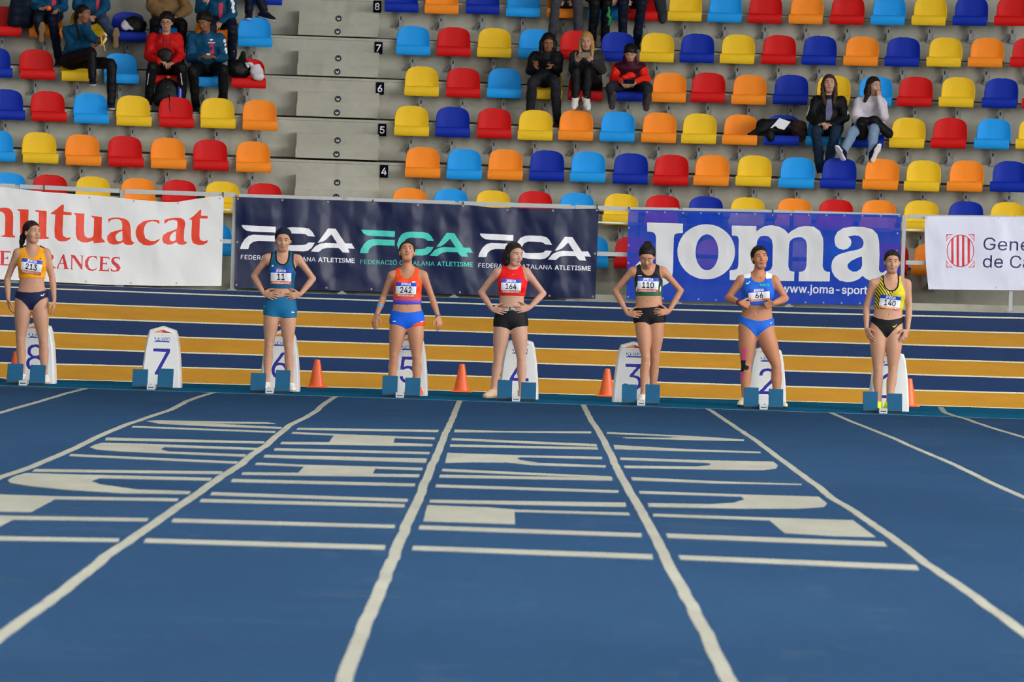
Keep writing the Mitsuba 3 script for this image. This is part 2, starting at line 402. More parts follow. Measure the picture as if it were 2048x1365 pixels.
# the stairs: two steps on every tread, a round step light in each
M_LENS = mat('lens', (205, 205, 200), 0.2, 0.5)
PLATE = {2: ('4', 768, 343), 3: ('5', 764.5, 260), 4: ('6', 760, 177), 5: ('7', 757, 96), 6: ('8', 754.5, 13)}
LIGHTS = {0: [], 1: [(675, 393.5)], 2: [(672, 310.5), (673, 366)], 3: [(670.5, 283.5), (671, 311)]}
M_PLATE = matte('plate', (14, 16, 30))
M_DIGIT = mat('digit', (232, 232, 228), 0.4, 0.4)
NUMW = ['zero', 'one', 'two', 'three', 'four', 'five', 'six', 'seven', 'eight']
ordn = ['first', 'second', 'third', 'fourth', 'fifth', 'sixth', 'seventh', 'eighth', 'ninth', 'tenth', 'eleventh', 'twelfth', 'thirteenth', 'fourteenth', 'fifteenth', 'sixteenth', 'seventeenth']
for r in range(0, 9):
    D = row_D(r, np.array([580.0, 770.0])); zb = edge_z(r) - RISE
    off = 7 - 2.6 * (r - 1)
    xl, xr = at_x(586 + off * 0.35, D.mean()), at_x(748 + off * 0.9, D.mean())
    for s, (hh, dd) in enumerate(((0.183, 0.42), (0.366, 0.21))):
        y0 = D.mean() - dd
        m = cat_mesh([bx(xl, xr, y0, D.mean() + 0.04, zb + (0.036 if s == 0 else 0.176), zb + hh - 0.012), bx(xl - 0.002, xr + 0.002, y0 - 0.009, D.mean() + 0.04, zb + hh - 0.012, zb + hh)])
        sh = (D[1] - D[0]) / (at_x(770, D.mean()) - at_x(580, D.mean()))
        v = m.vertices.copy(); v[:, 1] += (v[:, 0] - (xl + xr) / 2) * sh; m = trimesh.Trimesh(v, m.faces, process=False)
        obj(stand + '__step', m, M_CONC)
        xc = at_x(667 + off * 0.75, D.mean()) if r else at_x(678, D.mean())
        yc = y0 + (xc - (xl + xr) / 2) * sh
        if r >= 1 and r <= 6:
            names = {1: 'just above the dark blue banner'}
            g = thing('step_light', f'round step light on the {"lower" if s == 0 else "upper"} step below the {NUMW[r + 2]} plate' if r > 1 else f'round step light on the {"lower" if s == 0 else "upper"} step just above the dark blue banner', 'light')
            zc = zb + hh - 0.09
            ring = trimesh.creation.annulus(0.025, 0.040, 0.02, sections=24); ring.apply_transform(trimesh.transformations.rotation_matrix(math.pi / 2, [1, 0, 0])); ring.apply_translation([xc, yc - 0.006, zc])
            obj(g + '__ring', ring, M_NAVY)
            lens = trimesh.creation.icosphere(2, 0.026); lens.apply_scale([1, 0.35, 1]); lens.apply_translation([xc, yc + 0.002, zc])
            obj(g + '__lens', lens, M_LENS, True)
            hood = trimesh.creation.cylinder(0.0265, 0.022, sections=24, cap=False)
            keep = hood.triangles_center[:, 1] > 0.002; hood = trimesh.Trimesh(hood.vertices, hood.faces[keep], process=False)
            hood = lathe([(0.0, 0.0), (0.012, 0.0), (0.012, 0.006), (0.0, 0.006)], 12); hood.apply_transform(trimesh.transformations.rotation_matrix(math.pi / 2, [1, 0, 0])); hood.apply_translation([xc, yc - 0.010, zc + 0.013])
            obj(g + '__hood', hood, M_NAVY)
for r, (ch, px, py) in PLATE.items():
    D = float(row_D(r, px)) - 0.03
    c = P(px, py, D)
    g = thing('row_number_plate', f'black row number plate reading {NUMW[int(ch)]} beside the stairs', 'sign')
    m = bevel_box(0.104, 0.158, 0.012, 0.003); m.apply_transform(trimesh.transformations.rotation_matrix(math.pi / 2, [1, 0, 0])); m.apply_translation(c + [0, 0.012, 0])
    obj(g + '__plate', m, M_PLATE)
    v, f = flat_text(ch, True); v = (v - [v[:, 0].max() / 2, 0.5]) * 0.088
    obj(g + '__digit', facing(np.c_[c[0] + v[:, 0], np.full(len(v), c[1] - 0.0015), c[2] + v[:, 1]], f), M_DIGIT)

# ------------------------------------------------------------------ seats
SEATC = {'R': ('red', (206, 16, 14)), 'O': ('orange', (255, 142, 34)), 'Y': ('yellow', (238, 194, 34)), 'B': ('dark blue', (6, 42, 160)), 'L': ('light blue', (26, 154, 232))}
SEATM = {k: mat('seat_' + v[0].replace(' ', '_'), v[1], 0.5, 0.2) for k, v in SEATC.items()}


def seat_shell():
    # profile from under the front lip, over the pan, up the back: (y, z, half width); origin = bottom of lip, centre
    prof = [(0.045, 0.006, 0.212), (0.012, 0.0, 0.218), (0.0, 0.012, 0.221), (-0.004, 0.05, 0.222), (-0.002, 0.088, 0.221), (0.012, 0.104, 0.219), (0.04, 0.106, 0.217), (0.12, 0.088, 0.215), (0.22, 0.066, 0.214),
            (0.30, 0.058, 0.214), (0.345, 0.068, 0.215), (0.368, 0.10, 0.216), (0.380, 0.15, 0.217), (0.388, 0.20, 0.217), (0.395, 0.245, 0.214), (0.401, 0.285, 0.207), (0.406, 0.315, 0.196), (0.409, 0.340, 0.178), (0.411, 0.358, 0.153), (0.412, 0.371, 0.118), (0.413, 0.379, 0.075), (0.4135, 0.382, 0.03)]
    nt = 15
    t = np.linspace(-1, 1, nt)
    G = np.zeros((len(prof), nt, 3))
    for i, (y, z, w) in enumerate(prof):
        dish = 0
        back = 1 if i >= 10 else 0
        G[i, :, 0] = w * t
        G[i, :, 1] = y - (0.05 * back * (np.abs(t) * w / 0.21) ** 3 if back else 0)
        G[i, :, 2] = z + (0.0 if back or i < 7 else 0.018 * np.abs(t) ** 3)
    m = grid_mesh(G)
    n = trimesh.Trimesh(m.vertices, m.faces, process=False).vertex_normals
    return cat_mesh([grid_closed(G, n, 0.011)])


def grid_closed(G, n, th):
    nu, nv = G.shape[:2]
    V = G.reshape(-1, 3); m = grid_mesh(G)
    c = V.mean(0)
    B = V - n * th
    idx = np.arange(nu * nv).reshape(nu, nv)
    edge = np.concatenate([idx[:, 0], idx[-1, 1:], idx[-2::-1, -1], idx[0, -2:0:-1]]); e2 = np.roll(edge, -1); N = len(V)
    side = np.vstack([np.stack([edge, edge + N, e2 + N], 1), np.stack([edge, e2 + N, e2], 1)])
    out = trimesh.Trimesh(np.vstack([V, B]), np.vstack([m.faces, m.faces[:, ::-1] + N, side]), process=False)
    out.fix_normals()
    return out


def seat_bracket():
    a = bx(-0.022, 0.022, 0.30, 0.335, -0.19, 0.075)
    s1 = bx(-0.022, 0.022, 0.10, 0.335, 0.058, 0.074)
    foot = tube([(-0.004, 0.32, -0.10), (-0.07, 0.375, -0.17), (-0.095, 0.392, -0.185)], [0.016, 0.015, 0.020], 8)
    plate = bx(-0.045, 0.045, 0.402, 0.412, -0.22, -0.10)
    arm = bx(-0.018, 0.018, 0.33, 0.405, -0.17, -0.13)
    return cat_mesh([a, s1, foot, plate, arm])


SHELL = {k: mikit.ply(seat_shell(), SEATM[k], 40) for k in 'R'}
for k in 'OYBL': SHELL[k] = {**SHELL['R'], 'bsdf': {'type': 'ref', 'id': SEATM[k]}}
BRACKET = mikit.ply(seat_bracket(), M_GALV, False)
SLOT = mikit.ply(bx(-0.009, 0.009, 0.294, 0.301, -0.10, -0.055), M_BLACK)
SEATS_L = {6: 'B 530 8', 5: 'R 8 70,O 93 74,Y 176 77,B 258 81,L 342 84.5,O 426 88,L 510 92', 4: 'B -10 153,R 75 157,Y 158 161,L 243 165,R 330 168.5,L 415 172,R 497 174.5',
           3: 'B 15 238,R 98 241.5,L 183 245.5,Y 268 250.5,R 353 253.5,Y 436 255,O 520 259', 2: 'L -5 321,Y 81 325,O 167 329.5,R 252 332.5,O 337 336,R 422 339.5,O 507 343',
           1: 'L 20 407,R 103 411,Y 188 414.5,O 278 418,R 360 421.5,Y 446 424.5,R 530 428', 0: 'L 430 510'}
SEATS_R = {6: 'B 803 22.5,O 883 26,B 965 26.5,L 1046 32,O 1127 34.5,L 1209 37,R 1289 39.5,Y 1369 40.5,L 1449 43,R 1529 45,O 1611 46.5,R 1693 47.5,L 1775 48.3,Y 1857 49,B 1939 49.5,R 2022 50',
           5: 'L 826 108.5,R 907 111,Y 988 113,L 1070 115,R 1152 118,B 1234 121,Y 1313 122.6,B 1393 124,Y 1474 125.8,R 1556 127,B 1637 128.4,O 1721 130,B 1803 131.4,Y 1887 132,O 1970 132.7,R 2054 133',
           4: 'Y 843 190.6,R 926 193.5,L 1008 194.5,Y 1090 197,R 1170 199,B 1256 201,O 1337 203,R 1415 203,O 1497 207.5,B 1580 207.5,Y 1664 209,L 1748 211,R 1828 211.5,Y 1912 212.5,B 1998 214.5,R 2078 216',
           3: 'Y 823 270.4,B 905 272.7,R 988 275.3,Y 1070 279,O 1151 279.5,L 1234 282,O 1317 284,Y 1397 286,O 1479 288,B 1563 289,L 1646 291,B 1731 293,Y 1813 294.5,R 1896 295,L 1983 296.5,Y 2066 297',
           2: 'O 845 354,L 928 358,O 1010 358.5,B 1093 360.5,L 1175 363,B 1260 366.6,R 1341 369.5,O 1422 370,Y 1506 371,L 1592 375,B 1675 376,O 1760 378,Y 1843 381,O 1929 381.5,B 2015 382.5',
           1: 'O 819 437,L 901 439,Y 985 442,R 1069 443.5,L 1152 447,Y 1240 448.5,R 1323 451.5,B 1409 454,Y 1492 456,O 1585 458,R 1668 460,O 1753 461.5,Y 1838 462.5,B 1927 464,Y 2010 466',
           0: 'L 1180 534,R 1263 536,B 1347 538.5,O 1425 541,B 1513 543,Y 1598 545,L 1680 547,R 1778 549,O 1858 549.5'}
SEATPOS = {}
for side, tab in (('left', SEATS_L), ('right', SEATS_R)):
    for r, row in tab.items():
        items = [s.split() for s in row.split(',')]
        order = sorted(items, key=lambda s: float(s[1]), reverse=side == 'left')
        for c, px, py in items:
            px, py = float(px), float(py)
            D = float(row_D(r, px))
            sl = float(row_D(r, px + 60) - row_D(r, px - 60)) / (at_x(px + 60, D) - at_x(px - 60, D))
            o = P(px, py, D - 0.435)
            k = order.index([c, *[s for s in items if float(s[1]) == px][0][1:]])
            if r >= 2: where = f'{ordn[k]} {side} of the stairs in row {NUMW[r + 2]}'
            elif r == 1: where = f'{ordn[k]} {side} of the stairs in the row over the banners'
            else: where = f'{ordn[k]} {side} of the stairs in the lowest row behind the banners'
            g = thing('stadium_seat', f'{SEATC[c][0]} plastic seat, {where}', 'seat', 'plastic seats of the grandstand')
            tw = T().translate(o.tolist()).rotate([0, 0, 1], math.degrees(math.atan(sl)))
            obj(g + '__shell', SHELL[c], None, to_world=tw)
            if r >= 1 or px in (430, 1180, 1263, 1778, 1858):
                obj(g + '__bracket', BRACKET, None, to_world=tw)
                obj(g + '__bracket__slot', SLOT, None, to_world=tw)
            SEATPOS[(r, round(px))] = o
# ------------------------------------------------------------------ guard rail behind the banked bend
_tx = 1024 + top[:, 0] / top[:, 1] * FPX


def rail_D(px): return np.interp(px, _tx, top[:, 1]) + 0.5


def poly_y(tab, px): return np.interp(px, *np.array(tab, float).T)


RAIL_TOP = [(-300, 362), (0, 371.5), (30, 372.6), (238, 382), (249, 382.7), (470, 390.3), (480, 392), (725, 400), (940, 407.3), (1142, 413.6), (1252, 418.3), (1357, 420), (1540, 424), (1585, 425), (1800, 432), (1816, 433.5), (2048, 436), (2300, 441)]
RAIL_MID = [(-300, 452), (0, 463), (448, 482.7), (1195, 507.6), (1255, 509.3), (1810, 525.3), (1850, 526), (2300, 533)]
RAIL_2ND = [(-300, 394), (0, 403), (448, 419.2), (1200, 444.8), (1255, 446.7), (1808, 459.6), (1850, 460.6), (2300, 468)]
M_RAIL = mat('rail', (168, 170, 168), 0.45, 0.5, metallic=0.3)
M_TUBE = mat('rail_tube', (208, 208, 204), 0.3, 0.5, metallic=0.3)
rail = thing('guard_rail', 'grey steel guard rail holding the banners', 'railing')


def bar(tab, x0, x1, hpx, depth, m, name, n=9, dz=0.0):
    xs = np.linspace(x0, x1, n); D = rail_D(xs); c = P(xs, poly_y(tab, xs), D) + [0, dz, 0]
    h = hpx / 2 / FPX * 60
    G = np.stack([c + [0, 0, h], c - [0, 0, h]], 1)
    mm = grid_mesh(G, [0, depth, 0]); mm.fix_normals()
    obj(rail + '__' + name, mm, m)


for x0, x1 in [(-260, 30), (39, 239), (249, 470), (478, 684), (694, 910), (918, 1142), (1151, 1357), (1365, 1580), (1588, 1800), (1816, 2022), (2030, 2280)]:
    bar(RAIL_TOP, x0, x1, 8.5, 0.05, M_RAIL, 'top_rail')
    bar(RAIL_MID, x0 - 4, x1 + 5, 8.5, 0.04, M_RAIL, 'middle_rail', dz=0.03)
for x0, x1 in [(-260, 470), (470, 1142), (1151, 1800), (1812, 2280)]:
    bar(RAIL_2ND, x0, x1, 3.2, 0.02, M_TUBE, 'thin_rail', 25, dz=0.06)
for px in (-190, 34, 244, 470, 690, 914, 1146, 1361, 1584, 1809, 2027, 2240):
    D = float(rail_D(px)); t = P(px, float(poly_y(RAIL_TOP, px)), D)
    zf = float(np.interp(px, _tx, top[:, 2]))
    m = bx(t[0] - 0.023, t[0] + 0.023, D + 0.012, D + 0.06, zf, t[2] + 0.012)
    obj(rail + '__post', m, M_RAIL)
    obj(rail + '__foot', bx(t[0] - 0.05, t[0] + 0.05, D - 0.02, D + 0.09, zf, zf + 0.018), M_GALV)
# kerb under the rail
kx = np.linspace(-300, 2350, 40); kD = rail_D(kx); kz = np.interp(kx, _tx, top[:, 2]); kX = at_x(kx, kD)
G = np.stack([np.c_[kX, kD + 0.25, kz - 0.05], np.c_[kX, kD + 0.25, kz + 0.085], np.c_[kX, kD + 0.45, kz + 0.085]], 1)
obj(rail + '__kerb', orient_front(grid_mesh(G)), M_CONC, label='low concrete kerb')

# ------------------------------------------------------------------ banners (edges traced; cloth hangs in soft folds)
M_BWHITE = mat('banner_white', (222, 222, 222), 0.5, 0.25)
M_BWHITE2 = mat('banner_pale', (214, 216, 232), 0.45, 0.4)
M_BNAVY = mat('banner_navy', (12, 24, 64), 0.34, 0.3)
M_RED = mat('print_red', (222, 58, 26), 0.45, 0.4)
M_RED2 = mat('print_crimson', (205, 45, 52), 0.45, 0.4)
M_PWHITE = mat('print_white', (232, 232, 236), 0.4, 0.4)
M_PGREY = mat('print_pale_grey', (205, 206, 208), 0.5, 0.4)
M_PTEAL = mat('print_teal', (64, 200, 184), 0.45, 0.4)
M_PNAVY = mat('print_navy', (22, 30, 84), 0.5, 0.4)
M_EYE = mat('eyelet', (170, 165, 160), 0.35, 0.5, metallic=0.6)
M_MB = mat('banner_blue', (10, 60, 176), 0.6, 0.15)
# woven mesh: three quarters thread, one quarter open air between the threads
scene['bsdf_mesh_blue'] = {'type': 'blendbsdf', 'weight': 0.15, 'thread': scene[M_MB], 'gap': {'type': 'thindielectric', 'int_ior': 1.001, 'ext_ior': 1.0}}


class Banner:
    def __init__(s, name, label, top_, bot, left, right, m, fold, dy=-0.035, seed=1, nu=150, nv=28):
        s.key = thing(name, label, 'banner'); s.top, s.bot, s.left, s.right, s.fold, s.dy, s.seed = top_, bot, left, right, fold, dy, seed
        u, v = np.meshgrid(np.linspace(0, 1, nu), np.linspace(0, 1, nv), indexing='ij')
        yt0, yb0 = top_[0][1], bot[0][1]
        xl = np.interp(v, np.linspace(0, 1, len(left)), left); xr = np.interp(v, np.linspace(0, 1, len(right)), right)
        px = xl + (xr - xl) * u
        py = poly_y(top_, px) * (1 - v) + poly_y(bot, px) * v
        obj(s.key + '__cloth', orient_front(grid_mesh(s.at(px, py))), m, True)

    def at(s, px, py, off=0.0):
        t = poly_y(s.top, px); b = poly_y(s.bot, px); v = np.clip((py - t) / (b - t), 0, 1)
        w = 0
        for k, (a, f, ph) in enumerate(s.fold):
            w = w + a * np.sin(px / f + ph + 0.6 * np.sin(py / 60.0 + k)) * np.sin(np.pi * np.clip(v * 0.9 + 0.08, 0, 1)) ** 0.6
        n = meshkit.fbm(np.stack([px / 45.0, py / 70.0, 0 * px + s.seed], -1), 3) - 0.5
        return P(px, py, rail_D(px) + s.dy + w + 0.05 * n - off)

    def print(s, V, F, m, name, off=0.004, label=None):
        V = np.asarray(V, float)
        obj(s.key + '__' + name, facing(s.at(V[:, 0], V[:, 1], off), F), m, label=label)

    def shape(s, polys, m, name, holes=(), size=5, label=None):
        for i, pts in enumerate(polys):
            g = Polygon(pts)
            if not g.is_valid: g = g.buffer(0)
            for h in holes:
                if g.intersects(Polygon(h)): g = g.difference(Polygon(h))
            V, F = triangulate(g, size)
            s.print(V, F, m, name, label=label)

    def text(s, text, p0, p1, cap, m, bold=False, off=0.004, label=None):
        V, F = fit_text(text, p0, p1, cap, bold, 6)
        # one part per word: letters further apart than a space start a new one
        x0, x1 = V[F][:, :, 0].min(1), V[F][:, :, 0].max(1); o = np.argsort(x0); reach = np.maximum.accumulate(x1[o])
        cut = np.r_[0, np.nonzero(x0[o][1:] > reach[:-1] + cap * 0.30)[0] + 1, len(o)]
        for a, b_ in zip(cut[:-1], cut[1:]):
            used, inv = np.unique(F[o[a:b_]], return_inverse=True)
            s.print(V[used], inv.reshape(-1, 3), m, 'lettering', off, label)

    def eyelets(s, pts, r=2.0):
        for x, y in pts:
            c = s.at(np.array([x]), np.array([y]), 0.006)[0]
            m = trimesh.creation.annulus(r * 0.45 / FPX * 60, r / FPX * 60, 0.006, sections=12)
            m.apply_transform(trimesh.transformations.rotation_matrix(math.pi / 2, [1, 0, 0])); m.apply_translation(c)
            obj(s.key + '__eyelet', m, M_EYE)

    def tie(s, x, y0, y1):
        D = float(rail_D(x)); a, b = P(x, y0, D - 0.015), P(x + 0.4, y1, D - 0.045)
        obj(s.key + '__cable_tie', tube([a, (a + b) / 2 + [0, -0.01, 0], b], 0.006, 6), M_BLACK)


def sc(o, s, pts): return [(x / s + o[0], y / s + o[1]) for x, y in pts]


def el(cx, cy, rx, ry, n=48): return [(cx + rx * math.cos(t), cy + ry * math.sin(t)) for t in np.arange(n) * 2 * math.pi / n]


# white banner, left
A, B2 = (0, 365), (210, 375); S = 6.204
b = Banner('banner', 'white banner with large red lowercase lettering at the left', [(-200, 372), (0, 374), (88, 384), (151, 388.4), (210, 392.7), (268, 399.2), (331, 404.5), (355, 404), (395, 397.6), (436, 392.4), (448, 393.5)],
           [(-200, 552), (0, 559.2), (112, 564.9), (210, 570), (323, 572), (443, 572)], [-180, -180], [447.7, 443], M_BWHITE, [(0.010, 14.0, 0.3), (0.012, 31.0, 1.2)], seed=3)
MUT = [(A, [(-60, 345), (0, 322), (60, 312), (120, 325), (155, 365), (165, 430), (160, 650), (190, 672), (185, 685), (15, 675), (20, 662), (60, 650), (65, 440), (55, 390), (20, 365), (-60, 370)]),
       (A, [(215, 330), (355, 338), (348, 590), (360, 640), (400, 665), (450, 655), (475, 630), (482, 372), (440, 362), (438, 346), (580, 352), (574, 668), (607, 688), (605, 700), (490, 706), (478, 680), (420, 712), (350, 715), (280, 690), (250, 630), (246, 360), (218, 345)]),
       (A, [(625, 385), (690, 340), (770, 275), (793, 278), (790, 365), (890, 372), (888, 408), (785, 402), (775, 620), (785, 665), (830, 690), (880, 680), (870, 705), (820, 730), (760, 735), (710, 718), (680, 680), (675, 600), (685, 400), (630, 392)]),
       (A, [(918, 378), (1048, 390), (1043, 600), (1050, 660), (1085, 690), (1130, 690), (1160, 660), (1168, 450), (1130, 420), (1128, 412), (1265, 430), (1262, 690), (1305, 735), (1300, 745), (1165, 755), (1155, 720), (1090, 748), (1020, 745), (960, 710), (940, 650), (943, 410), (920, 392)]),
       (B2, [(40, 390), (100, 375), (180, 375), (250, 390), (300, 430), (318, 500), (322, 600), (330, 660), (365, 690), (340, 712), (300, 718), (250, 710), (225, 680), (170, 705), (110, 712), (50, 695), (25, 650), (30, 600), (70, 560), (130, 540), (215, 520), (215, 460), (205, 420), (170, 395), (110, 395), (70, 405), (45, 440)]),
       (B2, [(675, 410), (675, 460), (640, 430), (580, 420), (520, 440), (485, 500), (480, 560), (500, 630), (560, 665), (620, 665), (685, 635), (670, 665), (620, 705), (550, 725), (480, 715), (415, 670), (382, 600), (380, 540), (405, 475), (470, 425), (550, 405), (620, 402)]),
       (B2, [(735, 405), (800, 385), (870, 376), (940, 380), (985, 405), (998, 450), (985, 520), (978, 640), (990, 675), (1022, 675), (1000, 705), (960, 715), (910, 705), (885, 680), (830, 708), (780, 712), (725, 690), (708, 640), (720, 595), (770, 560), (840, 535), (890, 515), (900, 450), (890, 415), (850, 402), (790, 415), (740, 455)]),
       (B2, [(1040, 400), (1110, 345), (1180, 275), (1197, 282), (1190, 350), (1275, 355), (1272, 388), (1178, 385), (1172, 620), (1185, 655), (1225, 668), (1280, 655), (1265, 690), (1215, 715), (1150, 715), (1095, 695), (1075, 650), (1070, 580), (1080, 405)])]
HOLES = [sc(B2, S, [(215, 540), (170, 560), (135, 590), (130, 630), (150, 665), (190, 672), (218, 650)]), sc(B2, S, [(880, 545), (840, 565), (810, 600), (800, 640), (820, 668), (855, 668), (878, 650)])]
for o, pts in MUT: b.shape([sc(o, S, pts)], M_RED, 'letter', HOLES)
# the m that runs out of the frame, and the small serif line below
b.shape([sc(A, S, [(-560, 300), (-420, 305), (-420, 345), (-340, 312), (-270, 320), (-230, 360), (-150, 318), (-60, 318), (-60, 345), (-150, 360), (-215, 400), (-220, 640), (-190, 660), (-190, 672), (-360, 668), (-360, 655), (-325, 640), (-325, 420), (-360, 365), (-420, 390), (-425, 640), (-390, 655), (-390, 668), (-570, 660), (-565, 648), (-530, 635), (-530, 340), (-560, 318)])], M_RED, 'letter')
SER = [[(-10, 848), (130, 855), (135, 890), (120, 872), (50, 868), (50, 935), (85, 935), (100, 915), (102, 955), (85, 948), (50, 948), (48, 1015), (110, 1020), (125, 990), (130, 1033), (-10, 1028), (8, 1015), (10, 865)],
       [(290, 870), (292, 905), (270, 880), (230, 872), (195, 895), (180, 945), (195, 1005), (230, 1025), (262, 1018), (262, 965), (240, 955), (310, 958), (295, 968), (295, 1030), (230, 1045), (180, 1030), (150, 985), (150, 930), (180, 875), (235, 858)],
       [(330, 868), (405, 872), (385, 885), (385, 990), (410, 1030), (450, 1030), (475, 990), (475, 890), (455, 878), (520, 880), (495, 892), (492, 1000), (465, 1045), (405, 1050), (360, 1020), (350, 985), (350, 882)],
       [(560, 880), (620, 885), (660, 905), (668, 935), (650, 965), (620, 980), (650, 1030), (690, 1058), (690, 1070), (640, 1065), (590, 985), (590, 1050), (610, 1062), (545, 1060), (560, 1048), (562, 895)],
       [(700, 1070), (780, 895), (795, 892), (840, 1062), (860, 1075), (780, 1078), (800, 1065), (790, 1015), (740, 1010), (722, 1060), (740, 1072)],
       [(875, 900), (930, 905), (1010, 1020), (1012, 915), (985, 908), (1045, 910), (1025, 920), (1022, 1085), (1010, 1085), (900, 930), (895, 1070), (915, 1083), (865, 1080), (882, 1068), (885, 915)],
       [(1200, 920), (1205, 965), (1190, 940), (1150, 922), (1110, 940), (1090, 1000), (1105, 1060), (1150, 1085), (1205, 1060), (1190, 1085), (1150, 1100), (1095, 1090), (1055, 1040), (1055, 980), (1090, 925), (1150, 910)],
       [(1230, 918), (1358, 930), (1362, 965), (1340, 942), (1280, 936), (1278, 1000), (1315, 1002), (1328, 985), (1330, 1030), (1315, 1016), (1276, 1014), (1272, 1085), (1330, 1090), (1355, 1060), (1350, 1105), (1220, 1098), (1238, 1085), (1245, 930)],
       [(1485, 930), (1490, 970), (1470, 945), (1435, 940), (1410, 960), (1430, 990), (1475, 1020), (1497, 1060), (1475, 1100), (1420, 1112), (1375, 1100), (1372, 1060), (1395, 1090), (1435, 1095), (1450, 1075), (1430, 1045), (1390, 1010), (1378, 975), (1395, 935), (1440, 925)]]
b.shape([sc(A, S, p) for p in SER], M_RED2, 'letter', [sc(A, S, [(745, 1000), (787, 1003), (775, 940)]), sc(A, S, [(592, 897), (620, 902), (632, 930), (620, 958), (592, 968)])])
b.eyelets([(179, 395.5), (268, 402.5), (356, 407), (442, 481), (172, 563), (262, 566.5), (353, 566.5), (440, 397)])
b.tie(88, 371, 384); b.tie(446, 385, 396)

# navy banner with three logos
b = Banner('banner', 'dark navy banner with three angular letter logos', [(469, 394), (725, 402.5), (940, 410.5), (985, 415.5), (1100, 418), (1198, 417.5)], [(469, 576), (725, 583), (940, 590), (1090, 596), (1191, 598.5)],
           [471.5, 469.5], [1197.5, 1190.5], M_BNAVY, [(0.009, 7.5, 0.9), (0.012, 15.0, 0.5), (0.014, 40.0, 2.0)], seed=8, nu=260)
LOGO = [[(125, 458), (552, 480), (548, 552), (260, 540), (190, 530), (150, 505), (132, 480)], [(270, 578), (548, 592), (545, 665), (330, 655), (265, 670), (225, 705), (208, 760), (105, 758), (120, 705), (160, 640), (210, 595)],
        [(600, 570), (640, 515), (700, 490), (760, 485), (900, 490), (970, 505), (1010, 545), (1042, 602), (955, 598), (930, 575), (890, 568), (740, 562), (690, 580), (660, 630), (665, 660), (700, 705), (760, 710), (880, 708), (930, 700), (960, 675), (1040, 680), (1000, 745), (950, 780), (890, 788), (740, 782), (660, 760), (600, 720), (575, 650)],
        [(1075, 680), (1205, 500), (1300, 505), (1420, 688), (1500, 688), (1538, 755), (1455, 750), (1475, 805), (1390, 800), (1340, 745), (1200, 742), (1140, 755), (1090, 795), (990, 788), (1050, 720), (1110, 690), (1180, 680), (1320, 688), (1247, 575), (1180, 640), (1130, 670)]]
for (x0, y0, k), m, (t0, tm, t1), (yb0, yb1) in [((483.2, 450.4, 1.016), M_PWHITE, (481.5, 631, 709.3), (518.6, 526.2)), ((722.7, 459.3, 1.004), M_PTEAL, (720.4, 869, 945.3), (528.2, 533.8)), ((959.7, 467.1, 1.0), M_PWHITE, (956.5, 1104, 1181.3), (535.2, 541.6))]:
    b.shape([[(x0 + (x - 125) / 6.35 * k, y0 + (y - 458) / 6.35 * k) for x, y in g] for g in LOGO], m, 'logo_stroke')
    ym = yb0 + (yb1 - yb0) * (tm - t0) / (t1 - t0)
    b.text('FEDERACIÓ CATALANA', (t0, yb0), (tm, ym), 8.6, m)
    b.text('ATLETISME', (tm + 5, ym + 0.2), (t1, yb1), 8.8, m, True)
b.eyelets([(476, 397.5), (565, 400.5), (656, 404), (746, 406.5), (836, 410), (926, 412), (1015, 420), (1106, 421.5), (1194, 420.5), (475, 484), (473, 570), (653, 576), (743, 578.5), (920, 585), (1099, 592), (1186, 593.5), (1190, 507.5)])
b.tie(746, 400, 407); b.tie(926, 404, 412); b.tie(1194, 410, 420); b.tie(472, 391.5, 395)

# blue mesh banner: the seats behind show through it
C5, C6 = (1240, 405), (1520, 415); K = 6.35
b = Banner('banner', 'bright blue mesh banner with a huge white slab lettered word', [(1252, 419), (1540, 425), (1803, 430.5)], [(1250, 599.5), (1448, 605), (1583, 608), (1800, 612.5)], [1256.5, 1252.5], [1803, 1798], 'bsdf_mesh_blue', [(0.006, 30.0, 0.4)], seed=5, nu=200)
b.shape([sc(C5, K, [(345, 255), (800, 270), (798, 390), (725, 393), (692, 412), (683, 455), (672, 880), (655, 970), (610, 1030), (530, 1068), (430, 1085), (330, 1060), (250, 990), (205, 890), (200, 795), (255, 745), (330, 760), (380, 830), (410, 920), (440, 900), (455, 820), (458, 440), (445, 400), (415, 378), (345, 370)])], M_PGREY, 'letter')
b.shape([sc(C5, K, el(1095, 628, 366, 350))], M_PGREY, 'letter', [sc(C5, K, el(1105, 635, 146, 228))])
JM = [(-358, 231), (-46, 236), (-46, 306), (0, 272), (60, 238), (150, 226), (250, 248), (320, 290), (360, 335), (400, 300), (480, 255), (580, 235), (680, 245), (760, 300), (800, 390), (805, 480), (795, 750), (815, 800), (850, 818), (890, 822), (885, 942), (490, 940), (495, 820), (540, 815), (575, 790), (590, 740), (597, 480), (580, 415), (530, 380), (480, 378), (420, 395), (380, 430), (368, 480), (360, 750), (375, 800), (410, 815), (437, 818), (432, 938), (75, 932), (78, 812), (110, 806), (140, 788), (157, 740), (162, 480), (150, 410), (110, 370), (60, 362), (0, 370), (-35, 420), (-46, 490), (-50, 740), (-35, 790), (0, 806), (25, 810), (25, 930), (-385, 922), (-385, 802), (-330, 796), (-290, 780), (-275, 740), (-270, 400), (-285, 368), (-320, 360), (-358, 358)]
